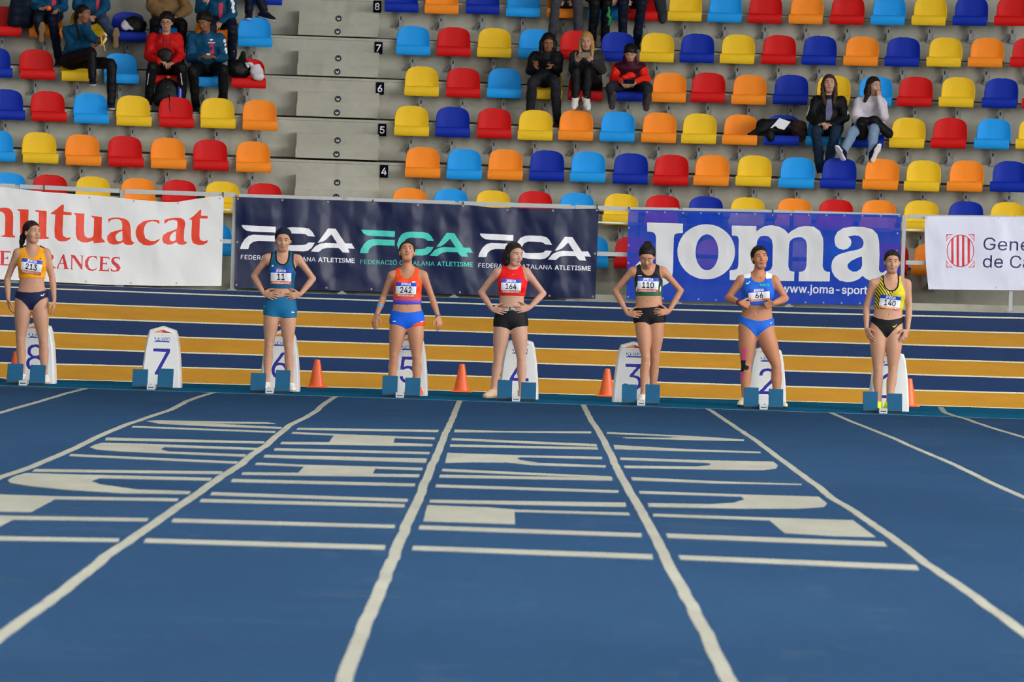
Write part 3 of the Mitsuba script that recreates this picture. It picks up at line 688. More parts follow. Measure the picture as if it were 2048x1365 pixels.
JA = [(945, 430), (952, 370), (985, 310), (1060, 262), (1180, 245), (1320, 250), (1430, 280), (1490, 340), (1512, 430), (1518, 600), (1510, 790), (1525, 825), (1560, 830), (1600, 800), (1640, 820), (1600, 880), (1540, 930), (1450, 945), (1380, 925), (1335, 900), (1305, 870), (1250, 915), (1170, 945), (1100, 950), (1010, 930), (950, 880), (915, 820), (905, 760), (915, 690), (950, 630), (1020, 590), (1130, 560), (1250, 535), (1300, 510), (1318, 450), (1300, 400), (1260, 365), (1200, 355), (1115, 372), (1150, 400), (1162, 440), (1150, 490), (1110, 525), (1060, 540), (1000, 525), (960, 490)]
JAH = [(1295, 625), (1240, 640), (1160, 680), (1115, 720), (1110, 755), (1130, 790), (1180, 818), (1230, 815), (1275, 785), (1298, 740)]
b.shape([sc(C6, K, JM)], M_PGREY, 'letter')
b.shape([sc(C6, K, JA)], M_PGREY, 'letter', [sc(C6, K, JAH)])
b.text('www.joma-sport', (1561.5, 585), (1734.5, 588.5), 15.5, M_PGREY, True)
b.text('.com', (1737, 588.6), (1788, 589.6), 15.5, M_PGREY, True)
b.eyelets([(1258.5, 421.5), (1294, 424.5), (1330, 425), (1366, 426), (1402, 426.5), (1438, 427.5), (1473.5, 428), (1510, 428.5), (1545.5, 429.5), (1582, 429.5), (1617.5, 430.5), (1653, 431), (1689, 431.5), (1725, 431.8), (1761.5, 432), (1799, 432.5), (1258, 456), (1257.5, 491), (1257, 526), (1256, 594), (1326, 597), (1397, 599), (1432, 600.5), (1611, 605), (1647, 605.5), (1683, 606.5), (1719.5, 607), (1795, 467), (1794, 502)], 1.7)
b.tie(1258, 414.5, 421); b.tie(1545.5, 420, 429)

# pale banner at the right edge with an oval crest
C7 = (1790, 420)
b = Banner('banner', 'pale white banner with a red oval crest at the right edge', [(1846, 432.6), (2048, 434), (2280, 438)], [(1850, 577.5), (1858, 579), (2048, 581), (2280, 585)], [1849.6, 1849.2, 1850.5, 1853, 1857], [2270, 2270], M_BWHITE2, [(0.007, 17.0, 0.4), (0.008, 42.0, 1.0)], seed=11, nu=160)
ring = Polygon(el(812, 510, 170, 202)).difference(Polygon(el(812, 510, 160, 192)))
bars = unary_union([sbox(x - 15 + k, 280, x + 15 + k, 740) for k, x in zip((0, 0, 0, 0), (712, 779, 846, 915))]).intersection(Polygon(el(812, 510, 160, 192)))
corner = unary_union([Polygon(el(812, 510, 232, 276)).difference(Polygon(el(812, 510, 222, 266))), Polygon(el(812, 510, 205, 243)).difference(Polygon(el(812, 510, 199, 237)))]).intersection(unary_union([sbox(640, 308, 720, 395), sbox(905, 308, 985, 395), sbox(640, 625, 720, 712), sbox(905, 625, 985, 712)]))
frame = sbox(636, 304, 988, 716).difference(sbox(643, 311, 981, 709)).intersection(unary_union([sbox(636, 304, 715, 390), sbox(910, 304, 988, 390), sbox(636, 630, 715, 716), sbox(910, 630, 988, 716)]))
for g, nm in ((ring, 'crest_ring'), *((g_, 'crest_bar') for g_ in bars.geoms), *((unary_union([corner, frame]).intersection(sbox(*q)), 'crest_corner') for q in ((600, 280, 812, 510), (812, 280, 1020, 510), (600, 510, 812, 740), (812, 510, 1020, 740)))):
    V, F = triangulate(g, 40)
    b.print(np.c_[V[:, 0] / 6.205 + C7[0], V[:, 1] / 6.205 + C7[1]], F, M_RED2, nm)
b.text('Generalitat', (1966.5, 500), (2165, 504), 24.5, M_PNAVY)
b.text('de Catalunya', (1965.5, 535), (2188, 539.5), 24.5, M_PNAVY)
b.eyelets([(1853, 435.5), (1997, 436.5), (1992, 575.5)], 1.6)

# ------------------------------------------------------------------ numbered lane markers
M_ORANGE = mat('marker_orange', (222, 140, 30), 0.35, 0.5)
M_MRED = mat('marker_red', (185, 40, 50), 0.35, 0.5)
M_BLUEP = mat('print_blue', (32, 30, 150), 0.35, 0.5)
M_BADGE = mat('print_badge', (40, 62, 140), 0.4, 0.5)


def hz(px): return 541 + 0.0327 * (px - 1024)


def base_y(px, D): return hz(px) + FPX * H_CAM / D


OUT = [(-0.203, 0.0), (0.203, 0.0), (0.198, 0.10), (0.188, 0.24), (0.172, 0.39), (0.150, 0.52), (0.135, 0.565), (0.128, 0.578), (0.0, 0.618), (-0.128, 0.578), (-0.135, 0.565), (-0.150, 0.52), (-0.172, 0.39), (-0.188, 0.24), (-0.198, 0.10)]


def marker_mesh():
    L = []
    for y, sx, sz in ((0.0, 0.90, 0.955), (0.006, 0.93, 0.972), (0.022, 0.972, 0.99), (0.05, 1.0, 1.0), (0.26, 1.0, 1.0), (0.29, 0.97, 0.985), (0.30, 0.9, 0.95)):
        L.append([(x * sx, y, z * sz) for x, z in OUT])
    L = np.array(L); n = len(OUT); V = L.reshape(-1, 3); F = []
    for i in range(len(L) - 1):
        for j in range(n):
            k = (j + 1) % n
            F += [[i * n + j, i * n + k, (i + 1) * n + k], [i * n + j, (i + 1) * n + k, (i + 1) * n + j]]
    tri = triangulate(Polygon(OUT))[1] if False else None
    v2, f2 = trimesh.creation.triangulate_polygon(Polygon(OUT), engine='earcut')
    from scipy.spatial import cKDTree
    ix = cKDTree(np.array(OUT)).query(v2)[1]
    f = ix[f2]
    F = np.vstack([F, f, f[:, ::-1] + (len(L) - 1) * n])
    m = trimesh.Trimesh(V, F, process=True); m.fix_normals(); return m


MARK = mikit.ply(marker_mesh(), M_WHITE, 28)
GB = [(-0.094, 0.553), (0.0, 0.553), (0.0, 0.584), (-0.006, 0.583)]


def flat_on(c, poly, off=0.0015):
    v, f = triangulate(poly)
    return facing(np.c_[c[0] + v[:, 0], np.full(len(v), c[1] - off), c[2] + v[:, 1]], f)


def joma_polys():
    """the slab lettered word as polygons, letters about 1 tall, x from 0"""
    J = sc(C5, K, [(345, 255), (800, 270), (798, 390), (725, 393), (692, 412), (683, 455), (672, 880), (655, 970), (610, 1030), (530, 1068), (430, 1085), (330, 1060), (250, 990), (205, 890), (200, 795), (255, 745), (330, 760), (380, 830), (410, 920), (440, 900), (455, 820), (458, 440), (445, 400), (415, 378), (345, 370)])
    gs = [Polygon(J), Polygon(sc(C5, K, el(1095, 628, 366, 350, 24))).difference(Polygon(sc(C5, K, el(1105, 635, 146, 228, 24)))), Polygon(sc(C6, K, JM)), Polygon(sc(C6, K, JA)).difference(Polygon(sc(C6, K, JAH)))]
    gs = [g if g.is_valid else g.buffer(0) for g in gs]
    u = unary_union(gs).simplify(0.8)
    from shapely import affinity
    return affinity.affine_transform(u, [1 / 120.0, 0, 0, -1 / 120.0, -1271.5 / 120.0, 576.0 / 120.0])


JOMA = joma_polys(); JOMA_W = JOMA.bounds[2]
from shapely import affinity
for lane, px in ((8, 69), (7, 321), (6, 558.4), (5, 815), (4, 1037), (3, 1264.5), (2, 1533), (1, 1779)):
    D = 51.38
    c = ground(px, base_y(px, D)); c[2] = 0.0; c[1] = D
    g = thing('lane_marker', f'white lane marker box with a blue number {NUMW[lane]} on it', 'lane marker', None)
    tw = T().translate(c.tolist())
    obj(g + '__body', MARK, None, to_world=tw)
    for m, s in ((M_ORANGE, -1), (M_MRED, 1)):
        q = [(s * 0.094, 0.551), (s * 0.001, 0.551), (s * 0.001, 0.583)]
        obj(g + '__gable_panel', flat_on(c, Polygon(q)), m)
    v, f = flat_text(str(lane)); w = v[:, 0].max(); v = (v - [w / 2, 0]) * 0.262
    obj(g + '__number', facing(np.c_[c[0] + v[:, 0] + 0.0, np.full(len(v), c[1] - 0.0016), c[2] + v[:, 1] + 0.128], f), M_BLUEP)
    obj(g + '__badge', flat_on(c, sbox(-0.074, 0.456, 0.074, 0.505)), M_BADGE)
    obj(g + '__badge__lettering', flat_on(c, affinity.translate(affinity.scale(JOMA, 0.036, 0.036, origin=(0, 0)), -JOMA_W * 0.018, 0.466), 0.003), M_PWHITE)
    obj(g + '__emblem', flat_on(c, unary_union([sbox(-0.07, 0.522, 0.07, 0.526), sbox(-0.006, 0.515, 0.006, 0.536)])), M_PGREY)

# ------------------------------------------------------------------ cones
M_CONE = mat('cone', (255, 104, 44), 0.38, 0.5)
for px, py, lb in ((31, 761.5, 'orange traffic cone left of lane marker eight'), (633, 776.5, 'orange traffic cone right of lane marker six'), (922.5, 785.5, 'orange traffic cone right of lane marker five'), (1213, 794.5, 'orange traffic cone left of lane marker three'), (1504, 803, 'orange traffic cone hidden behind lane marker two'), (1817, 814.5, 'orange traffic cone right of lane marker one')):
    c = ground(px, py)
    g = thing('traffic_cone', lb, 'cone')
    cone = lathe([(0.0, 0.0), (0.082, 0.0), (0.084, 0.012), (0.078, 0.02), (0.030, 0.272), (0.027, 0.283), (0.018, 0.286), (0.014, 0.27), (0.0, 0.26)])
    cone.apply_translation([c[0], c[1], 0.012])
    obj(g + '__body', cone, M_CONE, 50)
    bs = bevel_box(0.22, 0.22, 0.02, 0.009); bs.apply_translation([c[0], c[1], 0.0])
    obj(g + '__base', bs, M_CONE)

# ------------------------------------------------------------------ starting blocks
M_PAD = mat('pad', mikit.proc(speck((24, 84, 118), 0.2)), 0.65, 0.2)
M_ALU = mat('alu', (200, 200, 198), 0.32, 0.5, metallic=0.5)
BLOCKS = {8: (54.5, (20.5, 52, 731, 771.5), (66, 97, 735, 774)), 7: (310.5, (271.5, 302, 742, 779.5), (322, 353, 741, 781)), 6: (547.5, (508, 538.5, 751, 788.5), (557.5, 587, 744, 788.5)), 5: (808, (772, 802.5, 753.5, 794.5), (817.5, 848, 759, 796.5)),
          4: (1040.5, (1002.5, 1032, 761, 801), (1050, 1080, 767, 803)), 3: (1290.5, (1252, 1282, 770.5, 809.5), (1299, 1328, 770.5, 810.5)), 2: (1535.5, (1496, 1526, 776.5, 817.5), (1546, 1575, 781, 820)), 1: (1775, (1735, 1764.5, 784.5, 825), (1784, 1813.5, 789, 826.5))}
for lane, (rc, lp, rp) in BLOCKS.items():
    who = 'unattended starting block with blue pads before lane marker seven' if lane == 7 else f'starting block with blue pads before lane marker {NUMW[lane]}'
    g = thing('starting_block', who, 'starting block')
    xc = at_x(rc, 50.4)
    rr = unary_union([sbox(-0.038, 0.0, 0.038, 0.022), sbox(-0.038, 0, -0.026, 0.042), sbox(0.026, 0, 0.038, 0.042), sbox(-0.008, 0.02, 0.008, 0.03)])
    ex = trimesh.creation.extrude_polygon(rr, 0.50, engine='earcut'); ex.apply_transform(trimesh.transformations.rotation_matrix(math.pi / 2, [1, 0, 0])); ex.apply_translation([xc, 50.86, 0.006])
    obj(g + '__rail', ex, M_ALU)
    obj(g + '__end_cap', bx(xc - 0.04, xc + 0.04, 50.345, 50.362, 0.0, 0.05), M_ALU)
    obj(g + '__end_cap__print', flat_on([xc, 50.345, 0], sbox(-0.028, 0.016, 0.028, 0.026)), mat('print_dark', (60, 60, 66), 0.5) if lane == 8 else 'bsdf_print_dark')
    for k, (x0, x1, yt, yb) in enumerate((lp, rp)):
        Dp = 50.47 + 0.10 * k
        h = (yb - yt) / FPX * Dp; w = (x1 - x0) / FPX * Dp; x = at_x((x0 + x1) / 2, Dp)
        th = math.radians(22)
        m = bevel_box(w, 0.028, h / math.cos(th) * 0.985, 0.004)
        m.apply_translation([0, 0.014, 0]); m.apply_transform(trimesh.transformations.rotation_matrix(-th, [1, 0, 0])); m.apply_translation([x, Dp, 0.012])
        obj(g + '__pad', m, M_PAD)
        s = bx(x - w / 2 + 0.004, x + w / 2 - 0.004, Dp - 0.004, Dp + 0.10, 0.0, 0.022)
        obj(g + '__pad_base', s, M_BLACK)
        a = np.array([[x, Dp + 0.05, 0.10], [x, Dp + 0.19, 0.03]]); obj(g + '__strut', tube(a, 0.011, 8), M_ALU)
        lo, hi = min(x, xc), max(x, xc); obj(g + '__crossbar', bx(lo, hi, Dp + 0.10, Dp + 0.125, 0.018, 0.036), M_ALU)

# ------------------------------------------------------------------ shell of the hall, its windows and lamps
obj('wall_left', bx(-24.3, -24, -16, 75, -0.3, 14), M_WALL, kind='structure', label='pale side wall of the hall')
obj('wall_right', bx(24, 24.3, -16, 75, -0.3, 14), M_WALL, kind='structure', label='pale side wall of the hall')
obj('wall_back', bx(-24, 24, 75, 75.3, -0.3, 14), M_WALL, kind='structure', label='pale end wall above the grandstand')
obj('wall_front', bx(-24, 24, -16.3, -16, -0.3, 14), M_WALL, kind='structure', label='pale end wall behind the finish')
obj('ceiling', bx(-24.3, 24.3, -16.3, 75.3, 14, 14.3), M_CEIL, kind='structure', label='grey hall ceiling')


def lamp(name, mesh, m, e, kind=None, **kw):
    d = mikit.ply(mesh, m); d['emitter'] = {'type': 'area', 'radiance': rgb_e(e)}
    return obj(name, d, None, kind=kind, **kw)


def rgb_e(e): return {'type': 'rgb', 'value': [float(x) for x in e]}


def quad(p, u, v):
    p, u, v = map(lambda a: np.array(a, float), (p, u, v))
    return trimesh.Trimesh([p, p + u, p + u + v, p + v], [[0, 1, 2], [0, 2, 3]], process=False)


for yy, share in ((0, 0.75), (19, 0.6), (37, 0.45), (55, 0.12)):
    for x in (-12, 0, 12):
        g = thing('ceiling_light', 'long white light panel under the hall ceiling', 'ceiling light', 'light panels under the ceiling')
        obj(g + '__housing', bx(x - 2.7, x + 2.7, yy - 1.4, yy + 1.4, 12.42, 12.6), M_STEEL)
        obj(g + '__hanger', cat_mesh([bx(x + s - 0.03, x + s + 0.03, yy - 0.03, yy + 0.03, 12.6, 14.0) for s in (-2, 2)]), M_STEEL)
        lamp(g + '__diffuser', quad([x - 2.6, yy - 1.3, 12.4], [0, 2.6, 0], [5.2, 0, 0]), M_PWHITE, np.array([1.0, 0.985, 0.95]) * LIGHT_CEIL * share )
for i, x in enumerate((-18, -6, 6, 18)):
    lamp(f'window_{i + 1}', quad([x - 5, -15.95, 3.5], [0, 0, 7], [10, 0, 0]), M_PWHITE, np.array([0.96, 0.99, 1.04]) * LIGHT_WIN, 'structure', label='tall bright window in the end wall')

for i, y in enumerate((3, 19, 35)):
    lamp(f'window_{i + 5}', quad([23.95, y, 2.5], [0, 0, 9], [0, 14, 0]), M_PWHITE, np.array([1.0, 1.0, 0.98]) * LIGHT_SIDE, 'structure', label='tall bright window in the right hand side wall')
# ------------------------------------------------------------------ people: one smooth body surface per person from blended limbs
from scipy.interpolate import PchipInterpolator
import shapely
V3 = lambda *a: np.array(a, float)
unit = lambda v: np.asarray(v, float) / max(np.linalg.norm(v), 1e-9)


def smin(a, b, k):
    h = np.maximum(k - np.abs(a - b), 0) / k
    return np.minimum(a, b) - h * h * (k * 0.25)


def cone(a, b, ra, rb, k=0.02):
    a, b = np.asarray(a, float), np.asarray(b, float); d = b - a; q = max(d @ d, 1e-9)

    def fn(X, Y, Z):
        x, y, z = X - a[0], Y - a[1], Z - a[2]
        t = np.clip((x * d[0] + y * d[1] + z * d[2]) / q, 0, 1)
        return np.sqrt((x - t * d[0]) ** 2 + (y - t * d[1]) ** 2 + (z - t * d[2]) ** 2) - (ra + (rb - ra) * t)
    return fn, np.minimum(a - ra, b - rb), np.maximum(a + ra, b + rb), k


def ellip(c, rad, R=None, k=0.02):
    c, rad = np.asarray(c, float), np.asarray(rad, float); R = np.eye(3) if R is None else R  # columns of R: axes

    def fn(X, Y, Z):
        p = (X - c[0], Y - c[1], Z - c[2])
        l = [(p[0] * R[0, i] + p[1] * R[1, i] + p[2] * R[2, i]) for i in range(3)]
        k0 = np.sqrt(sum((l[i] / rad[i]) ** 2 for i in range(3))); k1 = np.sqrt(sum((l[i] / rad[i] ** 2) ** 2 for i in range(3)))
        return k0 * (k0 - 1) / np.maximum(k1, 1e-6)
    r = rad.max()
    return fn, c - r, c + r, k


def limb(pts, rs, n=14, k=0.006):
    """a smooth limb: positions and radii interpolated between the control points"""
    pts = np.array(pts, float); t = np.r_[0, np.cumsum(np.linalg.norm(np.diff(pts, axis=0), axis=1))]
    q = np.linspace(0, t[-1], n + 1)
    return chain(PchipInterpolator(t, pts)(q), PchipInterpolator(t, np.array(rs, float))(q), k)


def chain(pts, rs, k=0.015): return [cone(pts[i], pts[i + 1], rs[i], rs[i + 1], k) for i in range(len(pts) - 1)]


FAR = 0.14


def gev(prims, ax):
    F = np.full([len(a) for a in ax], FAR, np.float32)
    for fn, lo, hi, k in prims:
        s = []
        for a, l, h in zip(ax, lo, hi):
            i, j = np.searchsorted(a, [l - 0.07, h + 0.07]); s.append(slice(i, max(j, i)))
        if any(x.stop <= x.start for x in s): continue
        sub = fn(ax[0][s[0]][:, None, None], ax[1][s[1]][None, :, None], ax[2][s[2]][None, None, :]).astype(np.float32)
        F[tuple(s)] = smin(F[tuple(s)], sub, k)
    return F


def pev(prims, p):
    F = np.full(len(p), FAR)
    for fn, lo, hi, k in prims: F = smin(F, fn(p[:, 0], p[:, 1], p[:, 2]), k)
    return F


_CORN = np.array([[i, j, k] for i in (0, 1) for j in (0, 1) for k in (0, 1)])
_EDGE = [(a, b) for a in range(8) for b in range(a + 1, 8) if np.abs(_CORN[a] - _CORN[b]).sum() == 1]


def nets(F, ax):
    """surface of F < 0 on the grid (naive surface nets)"""
    ins = F < 0
    c = np.zeros([n - 1 for n in F.shape], np.uint8)
    for i, j, k in _CORN: c += ins[i:F.shape[0] - 1 + i, j:F.shape[1] - 1 + j, k:F.shape[2] - 1 + k]
    act = np.argwhere((c > 0) & (c < 8))
    if len(act) == 0: return None
    vals = np.stack([F[act[:, 0] + i, act[:, 1] + j, act[:, 2] + k] for i, j, k in _CORN], 1)
    acc = np.zeros((len(act), 3)); n = np.zeros(len(act))
    for a, b in _EDGE:
        va, vb = vals[:, a], vals[:, b]; m = (va < 0) != (vb < 0)
        t = np.where(m, va / np.where(m, va - vb, 1), 0)
        acc += np.where(m[:, None], _CORN[a] + t[:, None] * (_CORN[b] - _CORN[a]), 0); n += m
    loc = acc / n[:, None]
    V = np.stack([ax[d][act[:, d]] + loc[:, d] * (ax[d][1] - ax[d][0]) for d in range(3)], 1)
    ids = np.full(c.shape, -1, np.int64); ids[tuple(act.T)] = np.arange(len(act))
    Q = []
    for d in range(3):
        e, f = (d + 1) % 3, (d + 2) % 3
        lo = [slice(1, -1)] * 3; lo[d] = slice(0, -1); hi = list(lo); hi[d] = slice(1, None)
        A, B = ins[tuple(lo)], ins[tuple(hi)]
        g = np.argwhere(A != B); s = A[tuple(g.T)]
        g = g + [0 if i == d else 1 for i in range(3)]
        def cell(de, df):
            h = g.copy(); h[:, e] += de; h[:, f] += df
            return ids[tuple(h.T)]
        q = np.stack([cell(-1, -1), cell(0, -1), cell(0, 0), cell(-1, 0)], 1)
        q = np.where(s[:, None], q, q[:, ::-1]); Q.append(q[(q >= 0).all(1)])
    Q = np.vstack(Q)
    return trimesh.Trimesh(V, np.vstack([Q[:, [0, 1, 2]], Q[:, [0, 2, 3]]]), process=False)


def polysd(poly, xs, zs):
    """signed distance (negative inside) of a polygon in the xz plane on the grid"""
    g = poly if isinstance(poly, shapely.Geometry) else Polygon(poly)
    if not g.is_valid: g = g.buffer(0)
    X, Z = np.meshgrid(xs, zs, indexing='ij'); pts = shapely.points(X.ravel(), Z.ravel())
    d = shapely.distance(g.boundary, pts); d[shapely.contains_xy(g, X.ravel(), Z.ravel())] *= -1
    return d.reshape(X.shape)


def rotm(yaw, pitch, roll):
    """head turn: yaw to the image right, pitch down, roll to the image right, degrees; local face looks to -y"""
    y, p, r = map(math.radians, (yaw, pitch, roll))
    Rz = np.array([[math.cos(y), -math.sin(y), 0], [math.sin(y), math.cos(y), 0], [0, 0, 1]])
    Rx = np.array([[1, 0, 0], [0, math.cos(p), -math.sin(p)], [0, math.sin(p), math.cos(p)]])
    Ry = np.array([[math.cos(r), 0, math.sin(r)], [0, 1, 0], [-math.sin(r), 0, math.cos(r)]])
    return Rz @ Rx @ Ry


ST_U = [-.07, 0, .07, .14, .22, .32, .42, .52, .62, .72, .80, .87, .93, .98, 1.04]
ST_W = [.05, .110, .152, .162, .156, .138, .124, .124, .130, .140, .146, .146, .122, .080, .050]
ST_F = [.045, .07, .088, .094, .092, .086, .080, .082, .090, .098, .098, .086, .066, .052, .044]
ST_B = [.05, .09, .114, .110, .095, .078, .070, .075, .082, .088, .090, .085, .075, .062, .050]


def torso(O, N, S, hipw, waistw, chestw, depth=1.0, bend=0.0, k=0.02):
    U = N - O; L = np.linalg.norm(U); U = U / L; S = unit(S - U * (S @ U)); Fv = np.cross(S, U)
    k3 = np.interp(ST_U, [0.0, .2, .42, .62, .8, 1.0], [hipw / .344, hipw / .344, waistw / .248, (waistw / .248 + chestw / .292) / 2, chestw / .292, 1.0])
    W, Ff, Bb = (PchipInterpolator(ST_U, np.array(a) * q) for a, q in ((ST_W, k3), (ST_F, depth), (ST_B, depth)))

    def fn(X, Y, Z):
        p = (X - O[0], Y - O[1], Z - O[2])
        u = (p[0] * U[0] + p[1] * U[1] + p[2] * U[2]) / L
        s = p[0] * S[0] + p[1] * S[1] + p[2] * S[2]; f = p[0] * Fv[0] + p[1] * Fv[1] + p[2] * Fv[2] + bend * (u * (1 - u)) * 4
        uc = np.clip(u, -.07, 1.04)
        w, a, b = W(uc), Ff(uc), Bb(uc)
        dep = np.where(f > 0, a, b)
        q = np.sqrt((s / w) ** 2 + (f / dep) ** 2)
        return np.maximum(np.maximum((q - 1) * np.minimum(w, dep) * 0.92, (u - 1.04) * L), (-.07 - u) * L)
    r = max(hipw, chestw) / 2 + 0.02
    lo, hi = np.minimum(O, N) - r, np.maximum(O, N) + r
    return (fn, lo, hi, k), (U, S, Fv, L)


def head_prims(C, R, s):
    L = lambda *a: C + R @ (np.array(a, float) * s)
    P_ = [ellip(L(0, .016, .028), np.array([.073, .090, .083]) * s, R, .02), ellip(L(0, -.020, -.034), np.array([.058, .064, .078]) * s, R, .03), cone(L(-.022, -.045, -.088), L(.022, -.045, -.088), .020 * s, .020 * s, .03),
          ellip(L(-.036, -.050, -.028), np.array([.026, .028, .028]) * s, R, .02), ellip(L(.036, -.050, -.028), np.array([.026, .028, .028]) * s, R, .02), ellip(L(0, -.060, .030), np.array([.050, .026, .026]) * s, R, .03),
          cone(L(0, -.082, .006), L(0, -.098, -.028), .0075 * s, .0115 * s, .012), ellip(L(-.010, -.089, -.031), np.array([.008, .009, .007]) * s, R, .006), ellip(L(.010, -.089, -.031), np.array([.008, .009, .007]) * s, R, .006),
          ellip(L(0, -.0795, -.0555), np.array([.022, .009, .0065]) * s, R, .007), ellip(L(0, -.078, -.064), np.array([.018, .009, .0065]) * s, R, .007),
          ellip(L(-.072, .012, -.012), np.array([.010, .020, .031]) * s, R @ rotm(-14, 0, 0), .008), ellip(L(.072, .012, -.012), np.array([.010, .020, .031]) * s, R @ rotm(14, 0, 0), .008)]
    return P_


def hand_prims(Wr, tip, n, thumb, curl=(25, 30, 20), s=1.0, spread=1.0):
    """palm and five fingers. Wr wrist, tip aim, n the way the palm faces, thumb +1/-1 side of cross(d, n)"""
    d = unit(np.asarray(tip) - Wr); n = unit(n - d * (n @ d)); sv = np.cross(d, n) * thumb
    out = []
    lens = (.070, .078, .073, .056); rad = (.0088, .0090, .0086, .0076)
    for i in range(4):
        off = (.028 - .0188 * i)
        kn = Wr + s * (d * (.086 - .005 * abs(i - 1.2) ** 1.3) + sv * off)
        out.append(cone(Wr + s * (d * .012 + sv * off * .55), kn, .0125 * s, .0112 * s, .010))
    pal = len(out)
    for i in range(4):
        off = (.028 - .0188 * i); kn = Wr + s * (d * (.086 - .005 * abs(i - 1.2) ** 1.3) + sv * off)
        dd = unit(d + sv * (.10 - .075 * i) * spread); p = kn
        for j, (fr, rr) in enumerate(((.45, .95), (.31, .88), (.24, .8))):
            a = math.radians(curl[j] * (1 + .08 * i)); dd = unit(dd * math.cos(a) + n * math.sin(a)); n2 = unit(n - dd * (n @ dd))
            q = p + dd * lens[i] * fr * s
            out.append(cone(p, q, rad[i] * s * (1.0 if j == 0 else .92), rad[i] * s * rr, .003 if j == 0 else .002)); p = q
    t0 = Wr + s * (d * .020 + sv * .022); td = unit(d * .62 + sv * .72 + n * .30); t1 = t0 + td * .040 * s; t2 = t1 + unit(td + d * .5) * .030 * s; t3 = t2 + unit(td * .6 + d * .8) * .024 * s
    out += [cone(t0, t1, .0135 * s, .011 * s, .010), cone(t1, t2, .0105 * s, .0095 * s, .004), cone(t2, t3, .0095 * s, .0075 * s, .004)]
    return out


def foot_prims(A, d, s=1.0, r=1.0):
    """A ankle, d where the toes point; the sole lies about 8 cm under the ankle across d"""
    d = unit(d); side = unit(np.cross(d, [0, 0, 1.0]) if abs(d[2]) < .95 else [1.0, 0, 0]); dn = unit(np.cross(d, side)); dn = dn if dn[2] < 0 or abs(d[2]) > .5 and dn[1] > -9 else -dn
    if dn[2] > 0: dn = -dn
    he, ba, to = A - d * .045 * s + dn * .052 * s, A + d * .105 * s + dn * .060 * s, A + d * .165 * s + dn * .064 * s
    return [cone(A, he, .034 * s * r, .033 * s * r, .02), cone(A, ba, .036 * s * r, .030 * s * r, .02), cone(he, ba, .031 * s * r, .029 * s * r, .02), cone(ba - side * .012 * s, to - side * .004 * s, .030 * s * r, .023 * s * r, .015), cone(ba + side * .012 * s, to + side * .004 * s, .030 * s * r, .023 * s * r, .015)], he, to, dn


SKIN = {}
def skin(name, c):
    SKIN[name] = mat('skin_' + name, c, 0.5, 0.3)
skin('fair', (188, 143, 120)); skin('light', (186, 138, 111)); skin('warm', (184, 130, 100)); skin('tan', (178, 119, 87)); skin('brown', (138, 91, 65))
HAIR = {k: mat('hair_' + k, c, 0.5, 0.22) for k, c in (('black', (20, 16, 15)), ('dark', (34, 24, 20)), ('brown', (62, 42, 30)), ('blond', (172, 128, 72)))}
M_EYEW = mat('eye_white', (190, 182, 174), 0.3, 0.4); M_IRIS = mat('iris', (44, 28, 20), 0.2, 0.5); M_LASH = mat('lash', (26, 18, 16), 0.6)
M_LIP = {'rose': mat('lip_rose', (158, 92, 80), 0.4, 0.5), 'brown': mat('lip_brown', (120, 68, 58), 0.4, 0.5)}


def face_parts(key, C, R, s, hair, lip='rose', brow=1.0, closed=False):
    prims = head_prims(C, R, s)

    def stick(x, z, off=0.0):
        x, z = np.atleast_1d(np.asarray(x, float)), np.atleast_1d(np.asarray(z, float)); y = np.full(len(x), -.17)
        for _ in range(40):
            p = C + (np.stack([x, y, z], 1) * s) @ R.T
            y = y + np.clip(pev(prims, p), -.02, .05) / s * 0.9
        return C + (np.stack([x, y - off, z], 1) * s) @ R.T
    for sg in (-1, 1):
        c = stick(sg * .0305, .006, -.0035)[0]
        e = trimesh.creation.icosphere(2, 1.0); e.apply_scale(np.array([.0142, .0062, .0048 if closed else .0062]) * s)
        M4 = np.eye(4); M4[:3, :3] = R @ rotm(sg * 12, 0, 0); M4[:3, 3] = c; e.apply_transform(M4)
        ek = obj(key + '__eye', e, M_EYEW, True)
        if not closed:
            i = trimesh.creation.icosphere(1, .0056 * s); i.apply_scale([1, .6, 1]); i.apply_translation(stick(sg * .0300, .0062, .0012)[0]); obj(ek + '__iris', i, M_IRIS, True)
        t = np.linspace(-1, 1, 7); zz = .0062 + .0062 * (1 - t ** 2) - .001 if not closed else .004 - .004 * (1 - t ** 2)
        obj(ek + '__lashes', tube(stick(sg * .0305 + t * .0145, zz, .0006), .0018 * s, 6), M_LASH)
        t = np.linspace(0, 1, 7)
        obj(key + '__eyebrow', tube(stick(sg * (.0135 + .034 * t), .0245 + .0065 * np.sin(t * 2.4) - .002 * t, .0002), np.array([.0030, .0034, .0034, .0032, .0028, .0022, .0014]) * s * brow, 6), hair)
    t = np.linspace(-1, 1, 9)
    up = tube(stick(t * .0225, -.0548 - .0022 * t ** 2 + .0012 * np.cos(t * 6), .0002), (.0042 * (1 - .72 * t ** 2) + .0006) * s, 6)
    dn = tube(stick(t * .0205, -.0635 + .0045 * t ** 2, .0002), (.0052 * (1 - .72 * t ** 2) + .0006) * s, 6)
    obj(key + '__lips', cat_mesh([up, dn]), M_LIP[lip], True)


def px2w(pt, D, dy=0.0): return P(pt[0], pt[1], D + dy)


